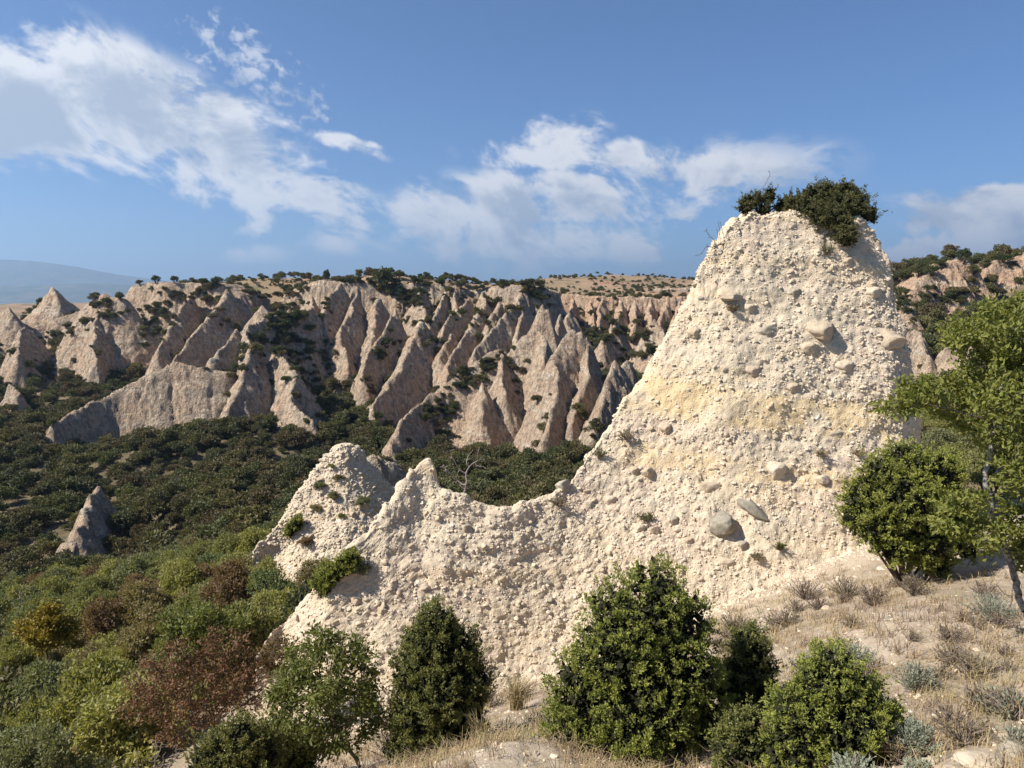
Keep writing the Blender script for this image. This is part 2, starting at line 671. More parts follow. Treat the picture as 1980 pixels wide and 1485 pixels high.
OLIVE = [(0.0, (0.085, 0.090, 0.030)), (0.25, (0.100, 0.115, 0.036)), (0.5, (0.125, 0.130, 0.038)), (0.7, (0.085, 0.105, 0.040)), (0.86, (0.145, 0.110, 0.045)), (1.0, (0.105, 0.075, 0.040))]
VALLEY = [(0.0, (0.085, 0.092, 0.044)), (0.16, (0.130, 0.130, 0.055)), (0.32, (0.150, 0.112, 0.070)), (0.46, (0.095, 0.098, 0.056)), (0.6, (0.175, 0.150, 0.070)), (0.74, (0.066, 0.080, 0.040)), (0.88, (0.140, 0.098, 0.066)), (1.0, (0.120, 0.128, 0.060))]
M_LEAF = leaf_material('oak_scrub_leaves', OLIVE)
M_LEAF_FAR = leaf_material('valley_leaves', VALLEY)
M_LEAF_GREEN = leaf_material('fresh_green_leaves', [(0.0, (0.160, 0.175, 0.062)), (1.0, (0.175, 0.185, 0.066))], trans=0.35)
M_LEAF_TREE = leaf_material('bright_tree_leaves', [(0.0, (0.205, 0.215, 0.062)), (1.0, (0.215, 0.220, 0.066))], trans=0.38)
M_LEAF_YELLOW = leaf_material('yellowing_leaves', [(0.0, (0.26, 0.19, 0.035)), (1.0, (0.22, 0.18, 0.04))], trans=0.3)
M_LEAF_RED = leaf_material('russet_leaves', [(0.0, (0.175, 0.105, 0.066)), (1.0, (0.18, 0.115, 0.07))], tip=(1.35, 1.05, 0.9))
M_LEAF_DARK = leaf_material('dark_evergreen_leaves', [(0.0, (0.050, 0.068, 0.032)), (0.5, (0.07, 0.08, 0.035)), (1.0, (0.092, 0.086, 0.042))])
M_JUNIPER = leaf_material('juniper_needles', [(0.0, (0.185, 0.205, 0.058)), (1.0, (0.205, 0.220, 0.062))], tip=(1.6, 1.5, 1.1), trans=0.2)
M_JUNIPER_DARK = leaf_material('dark_juniper_needles', [(0.0, (0.140, 0.155, 0.058)), (1.0, (0.155, 0.160, 0.062))], tip=(1.55, 1.4, 1.05), trans=0.15)
M_JUNIPER_TOP = leaf_material('windswept_juniper_needles', [(0.0, (0.092, 0.098, 0.046)), (1.0, (0.10, 0.10, 0.05))], tip=(1.5, 1.35, 1.05), trans=0.15)
M_SAGE = leaf_material('grey_sage_leaves', [(0.0, (0.27, 0.29, 0.22)), (1.0, (0.32, 0.33, 0.25))], tip=(1.25, 1.25, 1.2), trans=0.15)

m, t, out = mat_base('dry_grass')
M_GRASS = m
ti = attr('tint')
col = ramp(ti, [(0.0, (0.15, 0.105, 0.075)), (0.25, (0.26, 0.185, 0.11)), (0.5, (0.37, 0.27, 0.145)), (0.7, (0.30, 0.25, 0.12)), (0.85, (0.20, 0.195, 0.095)), (1.0, (0.50, 0.41, 0.27))])
principled(t, out, col, 0.8, None, spec=0.15)

# ------------------------------------------------------------------ terrain
# (px, py, forward distance, height correction): places of the ground seen in the photograph, canopy taken off
CTRL = [
    (1900, 1470, 5.5, 0), (1600, 1480, 6.2, -.1), (1250, 1485, 7.2, -.2), (1000, 1440, 8.0, 0), (850, 1470, 9.6, 0), (700, 1485, 10.2, -.1),
    (1900, 1300, 8.4, 0), (1700, 1200, 11.5, 0), (1500, 1190, 15, 0), (1650, 1060, 19, 0), (1850, 1080, 15.5, 0), (1960, 1000, 18.5, 0),
    (1350, 1200, 17.2, 0), (1100, 1290, 16.8, 0), (900, 1330, 16.6, 0), (700, 1340, 17.0, 0), (500, 1325, 17.8, 0),
    (400, 1480, 12, -.8), (100, 1480, 13, -1.2), (100, 1400, 17, -1.5), (300, 1300, 25, -1.8), (100, 1250, 33, -2), (100, 1150, 50, -2.2),
    (100, 1060, 75, -7), (100, 980, 105, -9), (100, 905, 140, -9), (100, 840, 175, -7), (100, 780, 215, -5), (100, 712, 255, -3), (60, 660, 300, -3),
    (60, 603, 420, -3), (60, 598, 700, -2), (60, 594, 2000, 0), (200, 594, 900, -2), (300, 560, 325, -3), (300, 590, 700, -5),
    (450, 1200, 26, -2), (450, 1100, 40, -2), (450, 1040, 55, -2.2), (450, 960, 92, -8), (450, 872, 142, -9), (450, 800, 188, -7), (450, 745, 236, -4), (450, 700, 268, -4), (350, 715, 255, -4), (340, 670, 278, -4),
    (440, 570, 306, -2.5), (440, 575, 420, -4), (440, 585, 900, -8),
    (250, 1100, 52, -2.2), (250, 905, 138, -9),
    (640, 1080, 33, -.5), (560, 1090, 32, -.8), (760, 1080, 32, -1), (900, 1080, 27, -2.5), (900, 1000, 40, -3.5), (900, 970, 60, -4), (900, 905, 100, -6), (900, 858, 150, -9), (900, 815, 190, -10),
    (850, 750, 232, -10), (850, 712, 258, -7), (850, 690, 282, -4), (700, 712, 258, -4), (700, 695, 280, -4), (980, 705, 258, -4), (980, 680, 280, -4), (600, 712, 256, -4), (600, 680, 282, -4), (850, 562, 300, -1.0), (850, 556, 330, -1.5), (700, 549, 304, -1), (700, 552, 360, -2), (850, 565, 700, -4), (980, 558, 310, -1.5),
    (650, 815, 190, -9), (650, 740, 228, -8),
    (1100, 830, 172, -9), (1200, 800, 182, -8), (1200, 732, 222, -7), (1200, 690, 270, -3), (1200, 655, 318, -3), (1200, 588, 348, -2), (1200, 578, 378, -1), (1200, 574, 430, -1), (1160, 530, 640, -1), (1160, 540, 900, -4), (1330, 545, 620, -1), (1020, 553, 520, -2),
    (1400, 1060, 26, -1), (1400, 950, 45, -3), (1400, 830, 110, -6), (1400, 720, 200, -6), (1400, 600, 330, -6), (1400, 560, 500, -3),
    (1850, 960, 24, -1), (1900, 880, 34, -1), (1900, 790, 55, -1), (1900, 705, 95, -1.5), (1900, 640, 130, -2), (1900, 600, 165, -3), (1890, 590, 180, -3), (1800, 610, 170, -3), (1890, 515, 200, -1), (1890, 525, 260, -3), (1890, 560, 700, -6),
    (1700, 800, 75, -3), (1700, 660, 140, -3), (1720, 560, 190, -2), (2300, 900, 30, 0), (2300, 600, 120, 0), (2300, 540, 300, 0),
    (-300, 1400, 17, -1), (-300, 1150, 50, -2), (-300, 900, 140, -2), (-300, 750, 230, -2), (-300, 620, 330, -2), (-300, 597, 900, -2),
]
cpts, cz = [], []
for (px, py, D, dz) in CTRL:
    w = W(px, py, D)
    cpts.append((math.atan2(w[0], w[1]), math.log(math.hypot(w[0], w[1]))))
    cz.append(w[2] + dz)
for az in (-80, -50, -20, 0, 20, 50, 80):
    for r_, z_ in ((0.8, CZ - 1.75), (2.6, CZ - 2.75 - (0.3 if az < 0 else 0))):
        cpts.append((R(az), math.log(r_)))
        cz.append(z_)
for az in (-70, -35, 0, 35, 70):
    for r_, z_ in ((4500, CZ - 60), (14000, CZ - 90)):
        cpts.append((R(az), math.log(r_)))
        cz.append(z_)
for az, s_ in ((-75, -1), (75, 1)):
    for r_, z_ in ((8, -4.2), (20, -7), (60, -14), (160, -18), (320, -8), (900, -12)):
        cpts.append((R(az), math.log(r_)))
        cz.append(CZ + z_)
cpts = np.array(cpts)
cz = np.array(cz)


def _tps(d2):
    return 0.5 * d2 * np.log(np.maximum(d2, 1e-12))


_n = len(cpts)
_A = np.zeros((_n + 3, _n + 3))
_A[:_n, :_n] = _tps(((cpts[:, None] - cpts[None]) ** 2).sum(-1)) + np.eye(_n) * 1e-4
_A[:_n, _n] = 1
_A[:_n, _n + 1:] = cpts
_A[_n:, :_n] = _A[:_n, _n:].T
_coef = np.linalg.solve(_A, np.concatenate((cz, np.zeros(3))))


def ground_exact(x, y, rough=True):
    x = np.asarray(x, float).ravel()
    y = np.asarray(y, float).ravel()
    r = np.maximum(np.hypot(x, y), 0.5)
    q = np.column_stack((np.clip(np.arctan2(x, y), R(-85), R(85)), np.log(r)))
    out = np.empty(len(q))
    for i in range(0, len(q), 60000):
        b = q[i:i + 60000]
        out[i:i + 60000] = _tps(((b[:, None] - cpts[None]) ** 2).sum(-1)) @ _coef[:_n] + _coef[_n] + b @ _coef[_n + 1:]
    if rough:
        p = np.column_stack((x, y))
        a = sstep(r, 20, 120)
        out += 0.10 * fbm(p * 0.8, 4, 5) * (1 - a * 0.5) + a * (4.6 * fbm(p * 0.03, 4, 9) + sstep(r, 400, 2500) * 22 * fbm(p * 0.0016, 5, 12))
    return out


_TA, _TR = 640, 760
_L0, _L1 = math.log(0.5), math.log(26000.0)
_ta, _tr = np.meshgrid(np.linspace(R(-85), R(85), _TA), np.linspace(_L0, _L1, _TR), indexing='ij')
_gx, _gy = (np.exp(_tr) * np.sin(_ta)).ravel(), (np.exp(_tr) * np.cos(_ta)).ravel()
_TAB = ground_exact(_gx, _gy).reshape(_TA, _TR)


def ground(x, y, rough=True):
    x = np.asarray(x, float).ravel()
    y = np.asarray(y, float).ravel()
    a = (np.clip(np.arctan2(x, y), R(-84.9), R(84.9)) + R(85)) / R(170) * (_TA - 1)
    r = (np.clip(np.log(np.maximum(np.hypot(x, y), 0.51)), _L0, _L1 - 1e-6) - _L0) / (_L1 - _L0) * (_TR - 1)
    i = np.minimum(a.astype(int), _TA - 2)
    j = np.minimum(r.astype(int), _TR - 2)
    fa, fr = a - i, r - j
    return (_TAB[i, j] * (1 - fa) * (1 - fr) + _TAB[i + 1, j] * fa * (1 - fr) + _TAB[i, j + 1] * (1 - fa) * fr + _TAB[i + 1, j + 1] * fa * fr)


na, nr = 340, 370
azs = np.linspace(R(-84), R(84), na)
rs = np.exp(np.linspace(math.log(0.7), math.log(24000.0), nr))
AA, RR = np.meshgrid(azs, rs, indexing='ij')
gx, gy = (RR * np.sin(AA)).ravel(), (RR * np.cos(AA)).ravel()
gz = ground(gx, gy)
nearm = sstep(np.hypot(gx, gy), 28, 16)
gz = gz + nearm * 0.05 * fbm(np.column_stack((gx, gy)) * 4.0, 4, 31)
ter = link('terrain', make_mesh('terrain', np.column_stack((gx, gy, gz)), grid_faces(na, nr)[:, ::-1], True, None, [M_GROUND]))
tag(ter, 'scrubby hillside ground running down into the valley and up to the plateau', None, None, 'structure')

# ------------------------------------------------------------------ far mountains
def mountain(name, label, pts, depth, D2, seed, rough=60):
    """pts: skyline (px, py) at distance depth; falls to the plain in front and behind"""
    P = np.array([W(a, b, depth) for a, b in pts])
    n = 180
    s = np.linspace(0, len(P) - 1, n)
    X = np.interp(s, np.arange(len(P)), P[:, 0])
    Z = np.interp(s, np.arange(len(P)), P[:, 2])
    k = np.ones(15) / 15
    Z = np.convolve(np.pad(Z, 7, 'edge'), k, 'valid')
    m_ = 50
    tt = np.linspace(-1, 1, m_)
    V = np.zeros((n, m_, 3))
    for j, t_ in enumerate(tt):
        V[:, j, 0] = X
        V[:, j, 1] = depth + t_ * D2
        prof = (1 - abs(t_)) ** 1.25
        V[:, j, 2] = (CZ - 140) + (Z - CZ + 140) * prof
    q = V.reshape(-1, 3)
    amp = (1 - np.abs(np.tile(tt, n)))
    rid = 1 - np.abs(fbm(np.column_stack((q[:, 0], q[:, 1])) / (D2 * 0.28), 5, seed))
    q[:, 2] += (rid - 0.85) * rough * 2.2 * np.sqrt(np.maximum(amp, 0)) * np.where(amp > 0.97, 0.25, 1.0)
    o = link(name, make_mesh(name, q, grid_faces(n, m_), True, None, [M_MOUNT]))
    tag(o, label, None, None, 'structure')
    return o


mountain('mountain', 'long pale blue mountain on the far left horizon', [(-900, 520), (-500, 490), (-200, 500), (0, 500), (60, 502), (130, 511), (200, 525), (260, 533), (330, 545), (420, 542), (500, 546), (600, 552), (760, 562), (950, 575)], 15000, 3800, 3, 55)
mountain('mountain', 'low hazy blue foothill in front of the far left mountain', [(-900, 560), (-300, 555), (0, 552), (60, 552), (160, 545), (240, 549), (300, 555), (400, 556), (500, 553), (580, 560), (700, 572)], 10500, 2300, 5, 40)
mountain('mountain', 'darker blue mountain behind the sunlit cliffs at right', [(1380, 575), (1500, 560), (1640, 540), (1715, 519), (1780, 503), (1850, 491), (1900, 489), (1960, 486), (2100, 480), (2300, 500), (2700, 520)], 6200, 2000, 8, 45)

# ------------------------------------------------------------------ pyramids and cliffs of the far valley side
FINV = []
FINS = []          # (x0, y0, step, grid heights) for placing plants


def resample(P, step):
    P = np.asarray(P, float)
    seg = np.linalg.norm(np.diff(P[:, :2], axis=0), axis=1)
    c = np.concatenate(([0], np.cumsum(seg)))
    n = max(4, int(c[-1] / step) + 1)
    s = np.linspace(0, c[-1], n)
    return np.column_stack([np.interp(s, c, P[:, k]) for k in range(3)]), s


def fin(name, label, cat, crest, slope=2.8, step=0.44, seed=None, group='sand pyramids of the far valley side', mat=None,
        plateau=0.0, flute=1.0, jag=0.9, back=None):
    """a ridge of eroded sand: crest polyline, flanks falling from it at the given slope, cut by rills"""
    seed = seed if seed is not None else len(FINS) * 7 + 3
    C, s = resample([W(*c) for c in crest], 0.4)
    C[:, 2] += jag * fbm(np.column_stack((s * 0.35, np.full(len(s), seed * 1.7))), 3, seed) + jag * 0.45 * vnoise(np.column_stack((s * 1.3, np.full(len(s), seed * 2.3))), seed)
    sdd = s.copy()
    gb = ground(C[:, 0], C[:, 1], False)
    slope = slope * 0.74
    drop = np.maximum(C[:, 2] - gb, 2.0)
    mrg = (drop / slope * 1.35 + 2.0).max()
    mrg = min(mrg, 24.0)
    x0, x1 = C[:, 0].min() - mrg, C[:, 0].max() + mrg
    y0, y1 = C[:, 1].min() - mrg, C[:, 1].max() + (mrg if not plateau else plateau)
    nx, ny = int((x1 - x0) / step) + 2, int((y1 - y0) / step) + 2
    X, Y = np.meshgrid(x0 + np.arange(nx) * step, y0 + np.arange(ny) * step, indexing='ij')
    X, Y = X.ravel(), Y.ravel()
    G = ground(X, Y, True)
    # rough cull: cone envelope over a thinned crest
    Ct = C[::3]
    est = np.full(len(X), -1e3)
    for i in range(0, len(X), 40000):
        d = np.hypot(X[i:i + 40000, None] - Ct[None, :, 0], Y[i:i + 40000, None] - Ct[None, :, 1])
        est[i:i + 40000] = (Ct[None, :, 2] - slope * 0.72 * np.maximum(d - 3.0, 0)).max(1)
    if plateau:
        est = np.maximum(est, np.where(Y > np.interp(X, C[:, 0], C[:, 1]) - 2, 1e3, -1e3))
    act = np.nonzero(est > G - 3.0)[0]
    Xa, Ya, Ga = X[act], Y[act], G[act]
    q = np.column_stack((Xa, Ya))
    wx = Xa + 2.6 * fbm(q * 0.10 + seed, 4, seed + 1) + 0.25 * fbm(q * 0.9, 2, seed + 3)
    wy = Ya + 2.6 * fbm(q * 0.10 + seed + 40, 4, seed + 2) + 0.25 * fbm(q * 0.9 + 9, 2, seed + 4)
    H = np.empty(len(Xa))
    A = np.empty(len(Xa), int)
    for i in range(0, len(Xa), 20000):
        dx = wx[i:i + 20000, None] - C[None, :, 0]
        dy = wy[i:i + 20000, None] - C[None, :, 1]
        d = np.sqrt(dx * dx + dy * dy)
        dr = slope * (np.sqrt(d * d + 0.12) - 0.346) * (1.08 - 0.30 * d / (d + 7.0))
        h = C[None, :, 2] - dr
        a = h.argmax(1)
        A[i:i + 20000] = a
        H[i:i + 20000] = h[np.arange(len(a)), a]
    dxa, dya = wx - C[A, 0], wy - C[A, 1]
    da = np.hypot(dxa, dya)
    if plateau:
        bh = wy > np.interp(wx, C[:, 0], C[:, 1])
        bh &= (wx > C[:, 0].min()) & (wx < C[:, 0].max())
        H = np.where(bh, np.interp(wx, C[:, 0], C[:, 2]), H)
        da = np.where(bh, 0, da)
    ang = np.arctan2(dya, dxa)
    sc = s[A] + ang * 2.4
    zs = (C[A, 2] - H)
    def ridged(f, sd):
        return np.abs(vnoise(np.column_stack((sc * f + 0.25 * vnoise(np.column_stack((zs * 0.12, sc * 0.3)), sd + 5), zs * 0.018, np.full(len(sc), sd * 3.7))), sd))
    rl = (1 - ridged(0.26, seed + 7)) ** 2 * 0.9 + (1 - ridged(0.7, seed + 8)) ** 2 * 0.55 + (1 - ridged(1.7, seed + 9)) ** 2 * 0.24
    H -= flute * slope * 0.72 * (rl - 0.5) * sstep(da, 0.2, 3.2)
    H += 0.75 * fbm(np.column_stack((Xa, Ya, H * 0.6)) * 0.55, 4, seed + 11, 0.6) * slope / 2.0
    full = np.full(len(X), -1e3)
    full[act] = H
    H = full
    keep = (H > G - 1.0).reshape(nx, ny)
    F = grid_faces(nx, ny)
    kf = keep.ravel()[F].any(1)
    F = F[kf]
    Hc = np.maximum(H, G - 3.5)
    used = np.unique(F)
    remap = np.full(nx * ny, -1)
    remap[used] = np.arange(len(used))
    V = np.column_stack((X, Y, Hc))[used]
    i0 = int(np.argmin(C[:, 1]))
    org = np.array((C[:, 0].mean(), C[:, 1].mean(), G.min() if len(G) else 0.0))
    o = link(name, make_mesh(name, V - org, remap[F], True, None, [mat or M_SAND]), loc=org)
    tag(o, label, cat, group)
    if step > 0.2:
        FINV.append((Xa, Ya, full[act], Ga))
    FINS.append((x0, y0, step, np.where(keep, Hc.reshape(nx, ny), -1e3)))
    return o


def fin_height(x, y):
    x = np.asarray(x, float).ravel()
    y = np.asarray(y, float).ravel()
    out = np.full(len(x), -1e3)
    for (x0, y0, st, g) in FINS:
        i = np.round((x - x0) / st).astype(int)
        j = np.round((y - y0) / st).astype(int)
        ok = (i >= 0) & (j >= 0) & (i < g.shape[0]) & (j < g.shape[1])
        out[ok] = np.maximum(out[ok], g[i[ok], j[ok]])
    return out


def march(px, py, d0=24.0, d1=700.0):
    """first point of the far land (ground or pyramids) on the sight line through px, py"""
    d = ray(px, py)
    D = np.exp(np.linspace(math.log(d0), math.log(d1), 1400))
    x, z = d[0] / d[1] * D, CZ + d[2] / d[1] * D
    h = np.maximum(ground(x, D), fin_height(x, D))
    k = np.nonzero(h >= z)[0]
    if not len(k):
        return None
    k = k[0]
    return np.array((x[k], D[k], h[k]))


PYR, CLF = 'sand pyramid', 'cliff'
# --- left
fin('sand_pyramid', 'sharp solitary sand pyramid at the far left against the blue mountains', PYR, [(84, 582, 332), (96, 566, 331), (104, 557, 330), (112, 575, 326), (120, 592, 322)], 1.75, flute=.7)
fin('sand_pyramid', 'half cut off sand pyramid at the left edge of the picture', PYR, [(-20, 620, 300), (13, 596, 300), (24, 612, 296)], 2.0)
fin('sand_pyramid', 'low ridge of sand joining the two leftmost pyramids', PYR, [(20, 628, 302), (60, 622, 304), (100, 622, 306), (128, 612, 308), (160, 600, 310)], 1.8)
fin('sand_pyramid', 'slim sand fin below the solitary far left pyramid', PYR, [(62, 640, 268), (48, 631, 266), (38, 655, 258), (30, 695, 248)], 2.6)
fin('sand_pyramid', 'small sand tooth low on the left edge above the woods', PYR, [(20, 745, 225), (32, 758, 222), (22, 790, 216)], 2.6)
fin('sand_pyramid', 'broad sand pyramid with a dark shrub cap left of the twin topped hill', PYR, [(160, 598, 282), (178, 578, 280), (200, 569, 278), (228, 576, 278), (246, 584, 280)], 2.3, flute=1.2)
fin('sand_pyramid', 'pale sand fin jutting forward from the shrub capped left pyramid', PYR, [(190, 608, 272), (186, 640, 264), (180, 668, 257), (182, 694, 250)], 2.8)
fin('cliff', 'steep sandy hill with trees on its flat top in the left half', CLF, [(252, 556, 296), (275, 549, 294), (310, 546, 292), (350, 547, 292), (390, 549, 292), (432, 552, 292), (462, 566, 292), (490, 580, 294)], 2.4, plateau=16, flute=1.5, group='cliffs of the far valley side')
fin('sand_pyramid', 'bright edged narrow fin running down the front of the tree topped hill', PYR, [(366, 562, 284), (360, 584, 274), (340, 615, 262), (325, 642, 254), (309, 672, 246)], 2.8)
fin('sand_pyramid', 'wide grey faced buttress at the right of the tree topped hill', PYR, [(436, 553, 288), (425, 585, 274), (395, 620, 262), (362, 655, 250), (333, 690, 240)], 2.4, flute=.7)
fin('sand_pyramid', 'small sand triangle on the green saddle beside the tree topped hill', PYR, [(500, 604, 280), (511, 592, 278), (522, 606, 276)], 1.6)
fin('sand_pyramid', 'long knife edged wall of sand sloping down to the left above the woods', PYR, [(452, 722, 208), (425, 716, 207), (390, 712, 206), (347, 700, 206), (318, 712, 204), (285, 726, 202), (252, 742, 200), (225, 757, 198), (190, 776, 194), (158, 792, 190), (128, 805, 186), (95, 822, 181)], 3.0, flute=.6, jag=.35)
fin('sand_pyramid', 'big double ridged sand pyramid with dark shrubs on its back in the middle left', PYR, [(604, 596, 266), (560, 606, 254), (510, 614, 244), (468, 634, 232), (480, 660, 220), (482, 690, 211), (466, 722, 205), (450, 752, 200), (440, 786, 195)], 2.5, flute=1.1)
fin('sand_pyramid', 'pebbly bright spur on the left of the big double ridged pyramid', PYR, [(466, 638, 230), (440, 662, 222), (415, 688, 216), (394, 708, 211)], 2.6)
fin('sand_pyramid', 'rounded sandy shoulder low on the right of the big double ridged pyramid', PYR, [(545, 668, 224), (560, 700, 214), (575, 726, 208), (562, 752, 203), (570, 785, 197), (596, 810, 193)], 2.5)
# --- middle rim and its buttresses
fin('cliff', 'high fluted sand cliff under the tree lined plateau rim in the middle', CLF, [(556, 562, 302), (590, 549, 299), (620, 543, 297), (655, 543, 296), (700, 545, 297), (730, 551, 298), (770, 548, 298), (810, 549, 299), (850, 552, 300), (884, 558, 302), (905, 563, 304), (930, 560, 303), (960, 552, 300), (1000, 551, 300), (1045, 556, 304), (1085, 566, 312)], 3.2, plateau=14, flute=2.6, group='cliffs of the far valley side')
C_ = [
    ('smooth reddish buttress at the left end of the middle cliff', [(600, 566, 286), (606, 592, 276), (614, 640, 264), (616, 680, 256)], 2.6),
    ('broad rounded buttress just under the left end of the plateau rim', [(654, 548, 290), (640, 572, 280), (630, 600, 272), (634, 650, 262), (650, 690, 254)], 2.7),
    ('tall leaf shaped fin with a bright left edge in the middle cliff', [(691, 566, 284), (676, 600, 272), (662, 626, 264), (653, 648, 258), (660, 674, 252), (668, 700, 247)], 2.8),
    ('narrow dark buttress right of the tall leaf shaped fin', [(732, 572, 284), (726, 610, 272), (718, 652, 262), (716, 690, 255)], 2.8),
    ('thin curving knife edge that drops left below the big rim tree', [(764, 597, 266), (752, 618, 260), (741, 638, 254), (722, 660, 248), (710, 684, 243), (703, 712, 238), (706, 735, 234)], 3.2),
    ('steep buttress under the dark shrubs right of the big rim tree', [(814, 556, 288), (818, 590, 276), (826, 630, 266), (846, 690, 254)], 2.8),
    ('longest stepped knife edge running down to the centre of the wood', [(814, 620, 258), (802, 642, 251), (788, 668, 244), (776, 700, 236), (766, 722, 230), (744, 738, 225), (728, 762, 219), (718, 784, 213), (722, 820, 206)], 2.7),
    ('small pale cone high in the cleft of the middle cliff', [(858, 566, 292), (854, 578, 284), (842, 616, 272)], 2.8),
    ('blunt buttress at the top of the cleft below the rim', [(876, 555, 294), (880, 590, 282), (872, 620, 272)], 2.8),
    ('leaning fin on the right wall of the deep cleft', [(904, 574, 288), (884, 598, 278), (864, 620, 269), (854, 655, 259), (849, 695, 250)], 2.7),
    ('slender spur in the bottom of the deep cleft', [(874, 643, 258), (862, 668, 250), (851, 692, 244)], 2.8),
    ('bright edged wedge right of the deep cleft', [(903, 638, 256), (894, 652, 250), (883, 670, 244), (872, 700, 237), (862, 732, 230)], 2.8),
    ('tall columned buttress below the shrubby rim right of the cleft', [(940, 561, 290), (928, 592, 278), (916, 626, 267), (905, 668, 256)], 2.7),
    ('ribbed fin between the columned buttress and the round headed one', [(966, 582, 280), (954, 612, 270), (940, 642, 260), (926, 680, 250)], 2.7),
    ('round headed buttress with several ribs in the middle right cliff', [(998, 586, 276), (975, 604, 267), (954, 630, 258), (934, 654, 250), (912, 686, 241)], 2.4),
    ('ribbed flank under the pale notch of the rim', [(1006, 560, 292), (1006, 600, 274), (1000, 650, 260), (992, 690, 248)], 2.7),
    ('twin tipped pale cone beside the shrubs at the end of the rim', [(1036, 612, 250), (1046, 590, 250), (1052, 602, 249), (1059, 595, 249), (1066, 622, 247)], 3.4),
    ('big grey triangular pyramid with a straight left edge in the middle right', [(980, 684, 222), (1000, 664, 223), (1020, 646, 224), (1038, 630, 225), (1048, 660, 220), (1056, 700, 213)], 3.0),
    ('brown scrub covered mound in front of the middle cliff', [(972, 674, 224), (945, 690, 220), (915, 706, 217), (885, 722, 214), (852, 745, 210)], 1.7),
    ('fluted grey face dropping from the right of the scrub covered mound', [(972, 678, 222), (972, 715, 213), (980, 760, 204)], 2.8),
    ('low front ridge with a thin pale crest above the central trees', [(850, 752, 208), (826, 767, 203), (806, 788, 197), (786, 800, 192), (768, 820, 187), (758, 842, 182), (751, 864, 178)], 2.3),
    ('pale fluted tooth low in the centre facing the woods', [(935, 735, 206), (930, 770, 199), (926, 800, 194)], 2.8),
]
for lab, cr, sl in C_:
    fin('sand_pyramid', lab, PYR, cr, sl)
# --- right of the middle
D_ = [
    ('brightest pale fin with a triple notched top near the valley centre', [(1142, 664, 196), (1132, 652, 196), (1122, 645, 196), (1113, 650, 196), (1102, 636, 196), (1090, 655, 193), (1078, 682, 188), (1072, 715, 183), (1070, 750, 178), (1056, 795, 172), (1040, 850, 165)], 3.3),
    ('straight pale rib on the right side of the triple notched fin', [(1143, 668, 194), (1140, 700, 188), (1128, 730, 182), (1114, 780, 175), (1106, 822, 170)], 3.4),
    ('pale ragged fin just left of the near rock tower', [(1216, 697, 180), (1203, 706, 178), (1190, 696, 176), (1182, 720, 171), (1170, 752, 166), (1155, 795, 160), (1142, 836, 155)], 3.0),
    ('small lone pyramid among dark shrubs left of the near rock tower', [(1236, 662, 244), (1241, 649, 243), (1246, 668, 240), (1250, 690, 235)], 2.6),
    ('squat pale cone below the right hand orange cliff', [(1200, 640, 262), (1188, 620, 262), (1178, 640, 256), (1168, 660, 250)], 2.4),
    ('chunky pale block shaped fin next to the skyline of the rock tower', [(1256, 632, 244), (1270, 618, 244), (1284, 634, 242), (1292, 668, 236)], 2.8),
    ('thin pale needle between shrubs under the right hand cliff', [(1092, 630, 262), (1086, 606, 262), (1082, 632, 258)], 3.6),
    ('small pale knob under the left end of the orange cliff', [(1108, 612, 276), (1102, 602, 276), (1098, 625, 270)], 2.8),
]
for lab, cr, sl in D_:
    fin('sand_pyramid', lab, PYR, cr, sl)
fin('cliff', 'orange columned cliff with a flat top left of the near rock tower', CLF, [(1088, 568, 346), (1120, 571, 342), (1150, 574, 340), (1200, 576, 340), (1250, 576, 340), (1300, 575, 340), (1345, 576, 342), (1420, 578, 346)], 3.8, plateau=14, flute=3.0, mat=M_ORANGE, group='cliffs of the far valley side')
for k, (a, b, c_) in enumerate([(1112, 1106, 'first'), (1142, 1150, 'second'), (1168, 1160, 'third'), (1200, 1184, 'fourth'), (1226, 1222, 'fifth'), (1262, 1254, 'sixth'), (1286, 1270, 'seventh'), (1312, 1306, 'eighth')]):
    fin('sand_pyramid', c_ + ' column from the left on the front of the orange flat topped cliff', PYR, [(a, 578, 336), (0.5 * (a + b), 604, 326), (b, 640, 316)], 3.4, step=.45, mat=M_ORANGE)
fin('cliff', 'rust red gullied badland on the far hillside above the orange cliff', CLF, [(1140, 556, 560), (1160, 546, 562), (1180, 544, 562), (1205, 546, 562), (1225, 553, 560)], 1.5, step=.7, plateau=10, flute=3.0, mat=M_RED, group='cliffs of the far valley side')
fin('cliff', 'small eroded bank on the far hillside beside the rock tower', CLF, [(1250, 561, 500), (1275, 558, 500), (1300, 557, 500), (1330, 556, 500)], 1.8, step=.7, plateau=8, flute=2.0, group='cliffs of the far valley side')
# --- far right, behind the tower
E_ = [
    ('sunlit sandy cliff right of the rock tower under the distant mountain', CLF, [(1762, 566, 178), (1780, 545, 180), (1797, 531, 182), (1815, 520, 183), (1835, 510, 184), (1872, 503, 186)], 2.4),
    ('sandy cliff with a cleft at the right edge above the bright tree', CLF, [(1898, 520, 190), (1915, 508, 190), (1940, 506, 190), (1960, 496, 192), (1985, 488, 192), (2060, 480, 194)], 2.6),
]
for lab, ct, cr, sl in E_:
    fin('cliff', lab, ct, cr, sl, plateau=8, flute=1.6, step=.3, mat=M_ORANGE, group='cliffs at the right behind the tower')
for lab, cr, sl in [
    ('pale wedge of sand halfway down behind the right side of the tower', [(1752, 640, 112), (1766, 632, 112), (1776, 640, 111), (1772, 690, 104)], 2.8),
    ('second pale wedge of sand seen through the twigs of the bright tree', [(1832, 668, 104), (1845, 652, 105), (1860, 662, 104), (1850, 700, 98)], 2.8),
    ('small sand nose below the sunlit right hand cliff', [(1742, 590, 150), (1752, 580, 151), (1757, 600, 148)], 2.4),
]:
    fin('sand_pyramid', lab, PYR, cr, sl, step=.25, group='sand pyramids right of the tower')
